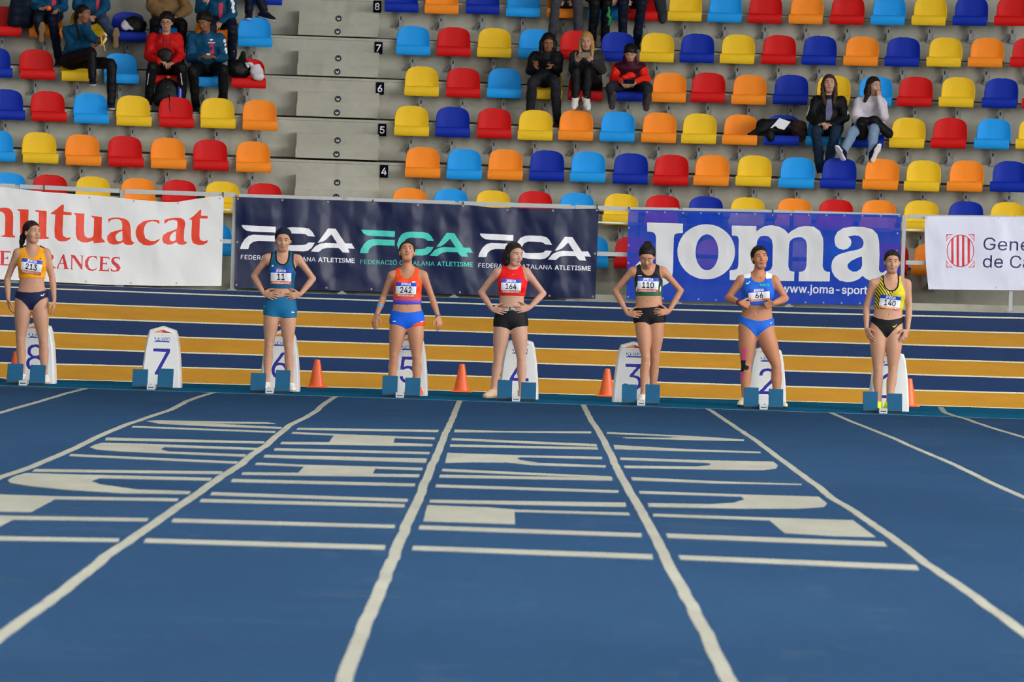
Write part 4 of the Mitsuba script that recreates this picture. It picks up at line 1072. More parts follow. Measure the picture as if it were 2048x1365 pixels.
class Person:
    def __init__(s, label, D, crop, cell=0.006, group=None):
        s.key = thing('person', label, 'person', group); s.D, s.crop, s.cell = D, crop, cell
        s.hands, s.hw = [], []

    def w(s, x, y, dy=0.0, o=None):
        ox, oy, k = o or s.crop
        return P(ox + x / k, oy + y / k, s.D + dy)

    def poly(s, pts, o=None):
        q = np.array([s.w(x, y, 0, o) for x, y in pts]); return Polygon(q[:, [0, 2]])

    def finish_fields(s):
        allp = s.tor + s.ua + s.fa + s.ll + s.lr + s.hd + s.ft + [h for h in s.hn]
        lo = np.min([p[1] for p in allp], 0) - .045; hi = np.max([p[2] for p in allp], 0) + .045
        c = s.cell; s.ax = [np.arange(l, h + c, c) for l, h in zip(lo, hi)]
        g = lambda q: gev(q, s.ax)
        s.T, s.U_, s.Fo, s.Ll, s.Lr, s.H, s.Fe = g(s.tor), g(s.ua), g(s.fa), g(s.ll), g(s.lr), g(s.hd), g(s.ft)
        s.HN = g(s.hn)
        s.LEG = smin(s.Ll, s.Lr, .006)
        s.TL = smin(s.T, s.LEG, .025)

    def add(s, F, part, m, smooth=True, label=None):
        mm = nets(F, s.ax)
        if mm is None: return None
        if len(mm.faces) > 200:
            comps = trimesh.graph.connected_components(mm.face_adjacency, min_len=1, nodes=np.arange(len(mm.faces)))
            big = [cc for cc in comps if len(cc) > 40]
            if len(big) < len(comps) and big: mm = trimesh.Trimesh(mm.vertices, mm.faces[np.concatenate(big)], process=False); mm.remove_unreferenced_vertices()
        return obj(s.key + '__' + part, mm, m, smooth, label=label)

    def body(s, m, bare_feet=True):
        B = smin(s.T, s.U_, .035); B = smin(B, s.H, .022); B = smin(B, s.LEG, .025); B = smin(B, s.Fo, .008); B = smin(B, s.Fe, .012); B = smin(B, s.HN, .006)
        if getattr(s, 'nav', None) is not None:
            y = s.stick(s.tor, [s.nav[0]], [s.nav[2]], 0)[0]
            B = np.maximum(B, -ellip([s.nav[0], y, s.nav[2]], [.0055, .010, .0075])[0](s.ax[0][:, None, None], s.ax[1][None, :, None], s.ax[2][None, None, :])).astype(np.float32)
        s.B = B
        s.add(B, 'body', m)

    def cloth(s, F, poly, part, m, label=None, cut=None):
        """garment: the body field F (already thickened) inside a front outline"""
        d = polysd(poly, s.ax[0], s.ax[2])[:, None, :].astype(np.float32)
        G = np.maximum(F, d)
        if cut is not None: G = np.maximum(G, cut)
        return s.add(G, part, m, label=label)

    def stick(s, prims, x, z, off, y0=-.35):
        x, z = np.asarray(x, float), np.asarray(z, float); y = np.full(len(x), s.D + y0)
        for _ in range(45):
            y = y + np.clip(pev(prims, np.stack([x, y, z], 1)) - off, -.03, .06) * .9
        return y

    def decal(s, poly, part, m, prims, off=.0085, o=None, size=.02, label=None, parent=None):
        g = s.poly(poly, o) if not isinstance(poly, shapely.Geometry) else poly
        if not g.is_valid: g = g.buffer(0)
        v, f = triangulate(g, size)
        y = s.stick(prims, v[:, 0], v[:, 1], off)
        ok = np.abs(pev(prims, np.c_[v[:, 0], y, v[:, 1]]) - off) < .012
        f = f[ok[f].all(1)]
        if len(f) == 0: return None
        return obj((parent or s.key) + '__' + part, facing(np.c_[v[:, 0], y, v[:, 1]], f), m, label=label)

    def bib(s, cx, cy, number, wpx=41.5, tilt=0.0, prims=None, off=.011, o=None, hpx=29.0, blue=7.2, orange=6.0):
        """race bib: white sheet with a blue head band and an orange foot band, pinned on the chest"""
        c = s.w(cx, cy, 0, o); kx = s.D / FPX
        w, h = wpx * kx, hpx * kx; a = math.radians(tilt) - 0.0327
        ux, uz = V3(math.cos(a), 0, math.sin(a)), V3(-math.sin(a), 0, math.cos(a))
        gx, gz = np.meshgrid(np.linspace(-.5, .5, 13), np.linspace(-.5, .5, 9), indexing='ij')
        pt = c + gx[..., None] * w * ux + gz[..., None] * h * uz; pt = pt.reshape(-1, 3)
        y = s.stick(prims, pt[:, 0], pt[:, 2], off)
        A = np.stack([gx.ravel() ** 0, gx.ravel(), gz.ravel(), gx.ravel() ** 2, gx.ravel() * gz.ravel(), gz.ravel() ** 2, gx.ravel() ** 4], 1)
        co = np.linalg.lstsq(A, y, rcond=None)[0]
        co[0] -= max((A @ co - y).max(), 0) * 0.8

        def put(x, z, e):
            A = np.stack([x ** 0, x, z, x ** 2, x * z, z ** 2, x ** 4], 1)
            p = c + x[:, None] * w * ux + z[:, None] * h * uz; p[:, 1] = A @ co - e; return p

        def sheet(x0, x1, z0, z1, e):
            gx, gz = np.meshgrid(np.linspace(x0, x1, 13), np.linspace(z0, z1, 6), indexing='ij')
            return orient_front(grid_mesh(put(gx.ravel(), gz.ravel(), e).reshape(13, 6, 3)))
        bk = obj(s.key + '__bib', sheet(-.5, .5, -.5, .5, 0), M_PAPER)
        zb, zo = .5 - blue / hpx, -.5 + orange / hpx
        obj(bk + '__band', sheet(-.5, .5, zb, .5, .0012), M_BIBB); obj(bk + '__band', sheet(-.5, .5, -.5, zo, .0012), M_BIBO)

        def txt(v, f, x0, x1, z0, z1, m, nm, e=.0026):
            v = (v - v.min(0)) / np.ptp(v, axis=0); v, f = subdiv(v * [x1 - x0, z1 - z0] + [x0, z0], f, .06)
            obj(bk + '__' + nm, facing(put(v[:, 0], v[:, 1], e), f), m)
        v, f = flat_text(number, True); zw = zb - zo
        tw = .058 * len(number) * 3.2
        txt(v, f, -tw / 2, tw / 2, zo + zw * .12, zb - zw * .10, M_INK, 'number')
        jv, jf = triangulate(JOMA); txt(jv, jf, -.25, .25, zb + .03, .5 - .02, M_PWHITE, 'lettering')
        v, f = flat_text('mutuacat', True); txt(v, f, -.4, .4, -.5 + .035, zo - .025, M_PWHITE, 'lettering')


M_PAPER = mat('bib_paper', (228, 228, 230), 0.55, 0.3); M_BIBB = mat('bib_blue', (40, 70, 190), 0.5, 0.4); M_BIBO = mat('bib_orange', (226, 104, 58), 0.5, 0.4); M_INK = mat('ink', (20, 24, 44), 0.5, 0.3)
M_GOLD = mat('gold', (214, 160, 60), 0.25, 0.5, metallic=0.9)


def standing(label, D, up, lo, J, skin_, hair_, yaw, pitch, roll, hipw, waistw, chestw, shoe, head_s=1.0, lip='rose', arm_r=1.0, leg_r=1.0, bust=1.0, depth=1.0, closed=False, toes=None):
    s = Person(label, D, up)
    W_ = s.w; lw = lambda x, y, dy=0.0: s.w(x, y, dy, lo)
    crotch = W_(*J['crotch']); neck = W_(*J['neck'], .015)
    (t, fr) = torso(crotch, neck, V3(1, 0, 0), hipw, waistw, chestw, depth)
    U, S, Fv, L = fr; s.fr = fr; s.O = crotch
    SL, SR = W_(*J['sl'], .012), W_(*J['sr'], .012)
    s.tor = [t]
    for sg in (-1, 1): s.tor.append(ellip(crotch + U * L * .735 + S * sg * chestw * .235 + Fv * .070 * depth, np.array([.060, .048, .058]) * (0.9 + .1 * bust), None, .03))
    s.tor += [cone(neck - U * .045, SL + V3(.012, 0, 0), .046, .036, .035), cone(neck - U * .045, SR - V3(.012, 0, 0), .046, .036, .035)]
    for Sx in (SL, SR): s.tor.append(cone(neck + U * .035 + V3(0, .022, 0), Sx * .72 + neck * .28 + U * .012 + V3(0, .012, 0), .030, .028, .04))
    for sg in (-1, 1): s.tor.append(ellip(crotch + U * L * .10 + S * sg * hipw * .25 - Fv * .07, [hipw * .24, .075, .085], None, .03))
    if 'nav' in J: s.nav = W_(*J['nav'])
    C = W_(*J['head'], J.get('hdy', -.01)); R = rotm(yaw, pitch, roll); s.C, s.R, s.hs = C, R, head_s
    hb = C + R @ (V3(0, .022, -.055) * head_s)
    s.hd = head_prims(C, R, head_s) + [cone(neck - U * .03, hb, .052, .047 * head_s, .02)]
    EL, ER, WL, WR = W_(*J['el']), W_(*J['er']), W_(*J['wl']), W_(*J['wr'])
    s.ua, s.fa, s.hn = [], [], []
    a = arm_r
    for Sh, E, Wr in ((SL, EL, WL), (SR, ER, WR)):
        m1, m2 = Sh * .62 + E * .38, E * .72 + Wr * .28
        m3 = E * .3 + Wr * .7
        s.ua += limb([Sh, m1, E], [.0400 * a, .0345 * a, .0300 * a], 8)
        s.fa += limb([E, m2, m3, Wr], [.0305 * a, .0325 * a, .0255 * a, .0200 * a], 8)
    s.WL, s.WR, s.EL, s.ER, s.SL, s.SR = WL, WR, EL, ER, SL, SR
    s.ll, s.lr, s.ft = [], [], []
    s.shoe = []
    fl = toes or {}
    for i, (nm, sg) in enumerate((('l', -1), ('r', 1))):
        Hp = crotch + V3(sg * (hipw / 2 - .092 * leg_r), .0, .050)
        if 'h' + nm in J: Hp = lw(*J['h' + nm], J.get('h' + nm + 'd', 0)) if len(J['h' + nm]) == 2 else Hp
        Kn = lw(*J['k' + nm][:2], (J['k' + nm] + (0,))[2] - .012)
        An = lw(*J['a' + nm][:2], (J['a' + nm] + (0,))[2] + .01); An[2] = .092
        g = leg_r
        p35, p72 = Hp * .62 + Kn * .38, Hp * .25 + Kn * .75
        c14, c36, c66 = Kn * .87 + An * .13, Kn * .66 + An * .34, Kn * .34 + An * .66
        back = V3(0, .014, 0); front = V3(0, -.010, 0)
        pr = limb([Hp, p35 + front, p72 + front * .6, Kn, c14, c36 + back, c66 + back * .5, An], [.085 * g, .079 * g, .058 * g, .0440 * g, .0425 * g, .0475 * g, .0370 * g, .0280 * g], 22)
        pr.append(ellip(Kn + V3(0, -.020, 0.004), [.026 * g, .027 * g, .030 * g], None, .02))
        pr.append(ellip(c36 + V3(sg * .004, .026, .01), [.034 * g, .032 * g, .075], None, .02))
        (s.ll if sg < 0 else s.lr).extend(pr)
        d = fl.get(nm, V3(sg * .18, -1, 0))
        fp, he, to, dn = foot_prims(An, d, .95, .84)
        s.ft += fp; s.shoe.append((An, d))
    return s


def finish_standing(s, skin_, hair_, shoe, lip='rose', closed=False):
    s.finish_fields(); s.body(skin_)
    face_parts(s.key, s.C, s.R, s.hs, hair_, lip, closed=closed)
    X, Y, Z = s.ax[0][:, None, None], s.ax[1][None, :, None], s.ax[2][None, None, :]
    for i, (An, d) in enumerate(s.shoe):
        sm, so = shoe[i] if isinstance(shoe, list) else shoe
        make_shoe(s, An, d, .95, sm, so)


def make_shoe(s, An, d, sc_, sm, so):
    fp, he, to, dn = foot_prims(An, d, sc_)
    side = unit(np.cross(d, dn))
    lo = np.min([p[1] for p in fp], 0) - .03; hi = np.max([p[2] for p in fp], 0) + .03
    c = .005; ax = [np.arange(l, h + c, c) for l, h in zip(lo, hi)]
    X, Y, Z = ax[0][:, None, None], ax[1][None, :, None], ax[2][None, None, :]
    F = gev(fp, ax) - .007
    hgt = (X - An[0]) * dn[0] + (Y - An[1]) * dn[1] + (Z - An[2]) * dn[2]     # 0 at the ankle, growing to the sole
    top_ = np.maximum(F, -(hgt + .004)); top_ = np.maximum(top_, hgt - .074 * sc_)
    sole = np.maximum(np.maximum(F - .003, -(hgt - .070 * sc_)), hgt - .0905 * sc_)
    k = obj(s.key + '__shoe', nets(top_.astype(np.float32), ax), sm, True)
    m = nets(sole.astype(np.float32), ax)
    if m is not None: obj(k + '__sole', m, so, 40)


def hair_cap(s, part, m, off=.012, line=-.0204, low=-.075, fringe=0.0, extra=(), noise_=.004, ears=True, tex=55.0, N=(0, .75, .66)):
    """hair on the skull behind a hairline; extra: (local points, radii) strands"""
    C, R, hs = s.C, s.R, s.hs
    L = lambda p: C + R @ (np.asarray(p, float) * hs)
    allp = [ellip(L((0, .020, .030)), (np.array([.074, .090, .083]) + off) * hs, R, .02), ellip(L((0, .050, -.020)), (np.array([.062, .052, .055]) + off * .8) * hs, R, .03)]
    ex = [p for pts, rs in extra for p in chain([L(q) if len(q) == 3 else q[0] for q in pts], [r * hs for r in rs], .015)]
    lo = np.min([p[1] for p in allp + ex], 0) - .03; hi = np.max([p[2] for p in allp + ex], 0) + .03
    c = .0055; ax = [np.arange(l, h + c, c) for l, h in zip(lo, hi)]
    X, Y, Z = np.meshgrid(*ax, indexing='ij')
    q = (np.stack([X - C[0], Y - C[1], Z - C[2]], -1) @ R) / hs
    F = gev(allp, ax)
    nn = np.array(N, float); nn /= np.linalg.norm(nn)
    reg = (line - q @ nn + fringe * (np.abs(q[..., 0]) / .07) ** 2) * hs
    F = np.maximum(F, reg); F = np.maximum(F, (low - q[..., 2]) * hs)
    if ex: F = smin(F, gev(ex, ax), .012)
    p = np.stack([X * tex, Y * tex, Z * tex * .25], -1)
    F = F + noise_ * (meshkit.noise(p, 3) - .5)
    mm = nets(F.astype(np.float32), ax)
    return obj(s.key + '__' + part, mm, m, True)
# ------------------------------------------------------------------ the seven sprinters
def fabric(name, c, rough=0.55): return mat('cloth_' + name, c, max(rough, .6), 0.2, sheen=0.2)


def grad(p_lo, p_hi, za, zb):
    def fn(p, n, uv): return mikit.mix(mi.Color3f(*lin(*p_lo)), mi.Color3f(*lin(*p_hi)), mikit.smoothstep(za, zb, p.z))
    return fn


F_YEL = fabric('amber', (238, 158, 20)); F_NAVY = fabric('navy', (20, 28, 62)); F_TEAL = fabric('teal', (14, 84, 122)); F_TEAL2 = fabric('teal_shorts', (14, 98, 142)); F_DARK = fabric('dark', (16, 18, 26))
F_RED = fabric('red', (222, 24, 28)); F_BLACK = fabric('black', (14, 14, 18)); F_ROYAL = fabric('royal', (28, 96, 200)); F_BRIGHT = fabric('bright_blue', (18, 92, 214)); F_ORED = fabric('orange_red', (236, 70, 24)); F_WHITE = fabric('white', (226, 226, 228))
M_SHOEW = mat('shoe_white', (216, 212, 204), 0.5); M_SHOEC = mat('shoe_cream', (206, 198, 160), 0.5); M_SHOEB = mat('shoe_beige', (206, 172, 140), 0.5); M_NEON = mat('shoe_neon', (214, 240, 20), 0.45); M_SHOER = mat('shoe_red', (226, 84, 70), 0.5); M_SOLE = mat('sole', (180, 160, 130), 0.6); M_SOLED = mat('sole_dark', (52, 50, 50), 0.6)
M_PINK = mat('tape_pink', (214, 70, 128), 0.7); M_TAPE = mat('tape_black', (14, 14, 18), 0.7); M_GREEN = mat('print_green', (60, 214, 110), 0.5)
M_SKYB = mat('band_sky', (60, 150, 210), 0.4); M_BEAD = mat('bead', (120, 110, 112), 0.4); M_WINE = mat('band_wine', (86, 22, 44), 0.6)


def hip_hand(s, side, tipxy, curl=(7, 12, 8), n=None, lift=.021):
    Wr = s.WL if side == 'l' else s.WR
    tip = s.w(*tipxy); prims = s.tor + s.ll + s.lr
    tip[1] = s.stick(prims, [tip[0]], [tip[2]], lift)[0]
    sg = 1 if side == 'l' else -1
    s.hn += hand_prims(Wr, tip, V3(sg * .35, 1, 0) if n is None else n, 1 if side == 'l' else -1, curl, .96)


def down_hand(s, side, tipxy, dy=-.03, n=None, curl=(14, 20, 14)):
    Wr = s.WL if side == 'l' else s.WR
    sg = 1 if side == 'l' else -1
    s.hn += hand_prims(Wr, s.w(*tipxy, dy), V3(sg, .25, 0) if n is None else n, sg, curl, .96, .6)


def band(s, A, B, t, r, w, m, part):
    """a band round a limb between joints A and B at fraction t"""
    d = unit(B - A); c = A + (B - A) * t
    rr = trimesh.creation.annulus(r - .003, r + .003, w, sections=20); M4 = trimesh.geometry.align_vectors([0, 0, 1], d); M4[:3, 3] = c; rr.apply_transform(M4)
    obj(s.key + '__' + part, rr, m)


def swoosh(s, x, y, k=1.0, m=M_PWHITE, prims=None, part='print'):
    pts = [(-28, 2), (-20, -2), (-10, 6), (2, 6), (14, -14), (32, -20), (20, -4), (8, 14), (-8, 20), (-22, 14)]
    s.decal([(x + a * k, y + b * k) for a, b in pts], part, m, prims or s.tor + s.ll + s.lr, .0085)


def cloth_text(s, text, x0, x1, y, cap, m, prims, off=.009, bold=True, part='print'):
    v, f = flat_text(text, bold); w = v[:, 0].max()
    ox, oy, k = s.crop
    q = P(ox + (x0 + v[:, 0] / w * (x1 - x0)) / k, oy + (y - v[:, 1] * cap) / k, s.D)
    yy = s.stick(prims, q[:, 0], q[:, 2], off)
    obj(s.key + '__' + part, facing(np.c_[q[:, 0], yy, q[:, 2]], f), m)


def line_region(s, path, w): return shapely.LineString([tuple(s.w(x, y)[[0, 2]]) for x, y in path]).buffer(w, cap_style='flat')


TS = .0055


def dress(s, top_poly, top_m, bot_poly, bot_m):
    cut = s.T - s.U_ - .004
    cut = np.maximum(cut, s.T - s.Fo)
    s.cut = cut
    s.cloth(s.T - TS, s.poly(top_poly), 'top', top_m, cut=cut)
    s.cloth(s.TL - TS, s.poly(bot_poly), 'shorts', bot_m, cut=s.TL - smin(s.Fo, s.HN, .01) - .002 if False else None)


def athlete_amber():
    s = standing('sprinter in amber top and navy briefs before lane marker eight', 51.05, (0, 430, 6.825), (0, 600, 6.822), dict(
        nav=(440, 980), crotch=(430, 1270), neck=(442, 480), sl=(236, 520), sr=(640, 520), head=(438, 236), el=(100, 872, .03), er=(715, 872, .03), wl=(112, 1150, -.03), wr=(740, 1165, -.03),
        kl=(280, 545), kr=(590, 560), al=(300, 890), ar=(612, 900)), None, None, 42, -3, 2, .340, .250, .283, None, .98)
    down_hand(s, 'l', (140, 1345)); down_hand(s, 'r', (735, 1360))
    finish_standing(s, SKIN['light'], HAIR['dark'], (M_SHOEW, M_SOLE))
    dress(s, [(215, 868), (205, 700), (245, 630), (272, 560), (283, 440), (285, 370), (345, 370), (350, 450), (365, 520), (395, 570), (430, 587), (475, 580), (510, 545), (532, 480), (540, 370), (602, 370), (603, 470), (615, 560), (640, 640), (665, 700), (655, 868), (430, 862)], F_YEL,
          [(170, 1030), (200, 1035), (330, 1055), (430, 1060), (540, 1052), (640, 1030), (690, 1030), (700, 1120), (650, 1122), (560, 1165), (490, 1235), (455, 1300), (410, 1300), (375, 1240), (300, 1165), (195, 1122), (160, 1110)], F_NAVY)
    for q in ([(278, 380), (350, 380), (347, 438), (284, 462)], [(535, 380), (606, 380), (604, 462), (545, 440)]): s.cloth(s.T - TS - .002, s.poly(q), 'strap', F_NAVY, 'navy strap', cut=s.cut)
    s.bib(443, 708, '213', 41.5, -5.2, s.tor); swoosh(s, 590, 1092)
    s.decal([(545, 608), (560, 585), (575, 610)], 'print', M_PNAVY, s.tor)
    hair_cap(s, 'hair', HAIR['dark'], .009, -.008, -.06, extra=[([(0, .085, .035), (s.w(350, 235, .075),), (s.w(315, 300, .085),), (s.w(300, 370, .08),), (s.w(283, 440, .07),)], [.030, .026, .030, .026, .012])])


def athlete_cap():
    s = standing('sprinter in a dark knit cap and teal kit before lane marker six', 51.05, (480, 445, 6.822), (480, 620, 6.822), dict(
        nav=(552, 960), crotch=(545, 1285), neck=(583, 455), sl=(366, 492), sr=(798, 505), head=(590, 240), el=(190, 735, .06), er=(995, 770, .06), wl=(318, 965, -.055), wr=(822, 985, -.055),
        kl=(395, 480), kr=(660, 500), al=(365, 880), ar=(690, 860)), None, None, 2, 8, 2, .330, .235, .272, None, 1.0, leg_r=.96)
    hip_hand(s, 'l', (470, 1015)); hip_hand(s, 'r', (630, 1020))
    finish_standing(s, SKIN['light'], HAIR['brown'], (M_SHOEW, M_SOLE))
    nl = [(490, 340), (490, 440), (500, 520), (535, 565), (575, 582), (620, 575), (655, 540), (672, 470), (678, 340)]
    al, ar = [(440, 340), (432, 470), (415, 560), (385, 640), (340, 700)], [(728, 340), (722, 480), (725, 560), (755, 650), (800, 700)]
    dress(s, [(350, 898), (340, 700), (385, 640), (415, 560), (432, 470), (440, 340)] + nl + ar + [(800, 905), (560, 905)], F_TEAL,
          [(300, 1003), (460, 1012), (560, 1018), (660, 1010), (810, 1003), (810, 1298), (700, 1302), (600, 1307), (555, 1292), (540, 1285), (525, 1290), (470, 1290), (400, 1272), (300, 1264)], F_TEAL2)
    for q in (nl, al, ar): s.cloth(s.T - TS - .0025, line_region(s, q, .008), 'binding', F_DARK, 'dark edge binding', cut=s.cut)
    s.bib(565, 742, '11', 41, 1.9, s.tor, hpx=30)
    cloth_text(s, 'RFEA', 507, 610, 641, 17, M_MRED, s.tor)
    s.decal(el(452, 593, 16, 12, 14), 'print', M_PWHITE, s.tor); s.decal(el(336, 1163, 17, 20, 16), 'print', M_PGREY, s.tor + s.ll + s.lr)
    s.decal([(710, 1218), (765, 1218), (765, 1234), (710, 1234)], 'print', M_PWHITE, s.tor + s.ll + s.lr)
    hair_cap(s, 'cap', fabric('knit_cap', (18, 28, 44), .8), .014, -.002, -.05, noise_=.002)


def athlete_gradient():
    s = standing('sprinter looking up, in orange top and blue shorts before lane marker five', 51.05, (720, 475, 6.826), (730, 620, 6.822), dict(
        nav=(642, 935), crotch=(640, 1232), neck=(650, 450), sl=(434, 522), sr=(870, 520), head=(643, 200, ), hdy=.0, el=(322, 815, .05), er=(985, 830, .05), wl=(228, 1060, .0), wr=(1068, 1085, .0),
        kl=(395, 625), kr=(705, 645), al=(362, 910), ar=(715, 930)), None, None, 3, -22, 0, .345, .270, .272, None, 1.0)
    down_hand(s, 'l', (155, 1280), -.05, V3(.6, .8, 0), (20, 26, 20)); down_hand(s, 'r', (1105, 1270), -.05, V3(-.6, .8, 0), (26, 34, 24))
    finish_standing(s, SKIN['warm'], HAIR['dark'], (M_SHOER, M_SOLE))
    z1, z0 = s.w(640, 815)[2], s.w(640, 890)[2]
    g = mat('gradient_top', mikit.proc(grad((60, 62, 178), (240, 72, 22), z0, z1)), .55, .35)
    dress(s, [(455, 915), (430, 700), (455, 630), (480, 560), (490, 450), (500, 370), (558, 370), (548, 450), (565, 520), (600, 555), (650, 567), (700, 545), (730, 500), (752, 440), (750, 370), (805, 370), (800, 470), (815, 560), (840, 640), (875, 700), (860, 915), (640, 918)], g,
          [(400, 1000), (480, 1000), (560, 1020), (640, 1028), (740, 1022), (860, 1000), (920, 1000), (925, 1205), (800, 1207), (700, 1227), (650, 1250), (630, 1250), (590, 1225), (520, 1195), (390, 1180)], F_BRIGHT)
    s.cloth(s.TL - TS - .002, s.poly([(690, 1224), (740, 1185), (820, 1150), (915, 1135), (915, 1209), (800, 1209), (715, 1228)]), 'trim', F_ORED, 'orange red trim')
    s.bib(630, 716, '242', 41, 1.9, s.tor, hpx=29)
    s.decal([(712, 602), (760, 602), (755, 620), (712, 618)], 'print', M_PWHITE, s.tor)
    s.decal([(430, 1132), (492, 1140), (490, 1154), (430, 1147)], 'print', M_PWHITE, s.tor + s.ll + s.lr, .009); s.decal([(830, 1146), (868, 1142), (868, 1156), (830, 1160)], 'print', M_PWHITE, s.tor + s.ll + s.lr, .011)
    hair_cap(s, 'hair', HAIR['dark'], .008, -.008, -.07, extra=[([(0, .10, .01), (0, .125, -.01)], [.034, .030])])
    band(s, s.EL, s.WL, .5, .033, .018, M_SKYB, 'wristband'); band(s, s.EL, s.WL, .96, .026, .014, M_BEAD, 'bracelet'); band(s, s.ER, s.WR, .95, .026, .014, M_BEAD, 'bracelet')


def athlete_red():
    s = standing('sprinter in red crop top and black shorts before lane marker four', 51.05, (940, 475, 6.822), (940, 640, 6.822), dict(
        crotch=(553, 1250), neck=(585, 440), sl=(368, 478), sr=(778, 482), head=(606, 232), el=(152, 752, .06), er=(1000, 768, .06), wl=(304, 985, -.055), wr=(804, 970, -.055),
        kl=(385, 515), kr=(700, 525), al=(325, 930), ar=(712, 940, -.03)), None, None, 36, 6, 3, .340, .245, .285, None, 1.0, toes={'l': V3(-.55, -1, 0), 'r': V3(.05, -1, 0)})
    hip_hand(s, 'l', (465, 1010)); hip_hand(s, 'r', (635, 985))
    finish_standing(s, SKIN['fair'], HAIR['dark'], (M_SHOEB, M_SOLE))
    dress(s, [(370, 795), (340, 600), (385, 540), (420, 470), (440, 390), (448, 320), (500, 320), (505, 400), (530, 430), (590, 440), (650, 430), (675, 400), (680, 320), (718, 320), (716, 390), (728, 470), (752, 560), (785, 610), (785, 805), (560, 795)], F_RED,
          [(290, 950), (430, 945), (560, 950), (660, 955), (830, 950), (840, 1210), (740, 1212), (640, 1225), (580, 1250), (555, 1275), (535, 1262), (500, 1240), (420, 1220), (280, 1220)], F_BLACK)
    s.bib(560, 667, '164', 40, 1.9, s.tor, hpx=28)
    pr = s.tor + s.ll + s.lr
    cloth_text(s, 'NIKE PRO', 425, 648, 996, 36, M_PWHITE, pr)
    s.decal([(762, 1160), (775, 1168), (792, 1162), (790, 1176), (764, 1180)], 'print', M_PWHITE, pr)
    hair_cap(s, 'hair', HAIR['dark'], .012, .000, -.09, extra=[([(-.066, .0, .03), (-.072, .012, -.03), (-.066, .02, -.085), (-.05, .04, -.115)], [.026, .028, .026, .016]), ([(-.03, .09, 0), (-.04, .085, -.07), (-.03, .085, -.12)], [.04, .036, .022])])
    s.decal(s.poly([(575, 505), (600, 498), (610, 505), (590, 515)]), 'necklace', M_GOLD, s.tor, .009)


def athlete_green():
    s = standing('sprinter looking down, in black green top before lane marker three', 51.12, (1210, 475, 6.822), (1190, 640, 6.822), dict(
        nav=(574, 876), crotch=(606, 1185), neck=(590, 425), sl=(372, 462), sr=(796, 462), head=(573, 262), hdy=-.06, el=(140, 728, .06), er=(1035, 728, .06), wl=(304, 1040, -.055), wr=(868, 1020, -.055),
        kl=(690, 520, -.05), kr=(818, 520, .03), al=(662, 960, -.08), ar=(790, 900, .08)), None, None, -3, 30, 1, .318, .262, .268, None, 1.0, arm_r=.95, leg_r=.97)
    hip_hand(s, 'l', (495, 1055)); hip_hand(s, 'r', (680, 1020))
    finish_standing(s, SKIN['warm'], HAIR['black'], (M_SHOEW, M_SOLED), lip='brown', closed=True)
    z1, z0 = s.w(590, 560)[2], s.w(590, 760)[2]
    g = mat('green_top', mikit.proc(grad((16, 92, 58), (14, 16, 22), z0, z1)), .55, .35)
    dress(s, [(390, 795), (380, 600), (405, 560), (425, 480), (432, 360), (430, 290), (480, 290), (482, 380), (500, 450), (540, 505), (590, 526), (640, 510), (675, 460), (695, 380), (695, 290), (746, 290), (742, 370), (745, 480), (765, 560), (805, 600), (800, 795), (590, 800)], g,
          [(350, 965), (480, 965), (590, 958), (700, 945), (800, 930), (860, 930), (870, 1160), (780, 1165), (680, 1168), (620, 1190), (605, 1202), (590, 1182), (540, 1157), (460, 1157), (380, 1180), (340, 1182)], F_BLACK)
    s.bib(583, 650, '110', 42, 1.9, s.tor, hpx=29)
    pr = s.tor + s.ll + s.lr
    s.decal([(785, 1108), (812, 1082), (806, 1112), (790, 1120)], 'print', M_PWHITE, pr); s.decal(el(420, 1115, 18, 9, 12), 'print', M_BEAD, pr)
    s.decal([(447, 518), (502, 518), (502, 530), (447, 530)], 'print', M_PWHITE, s.tor)
    for x in (752, 428): s.decal([(x - 7, 690), (x + 7, 655), (x + 13, 700), (x, 750), (x - 9, 720)], 'print', M_PWHITE, s.tor, .009)
    hair_cap(s, 'hair', HAIR['black'], .010, -.006, -.06, extra=[([(0, .085, .055), (0, .10, .075), (.012, .10, .085)], [.036, .040, .030])])


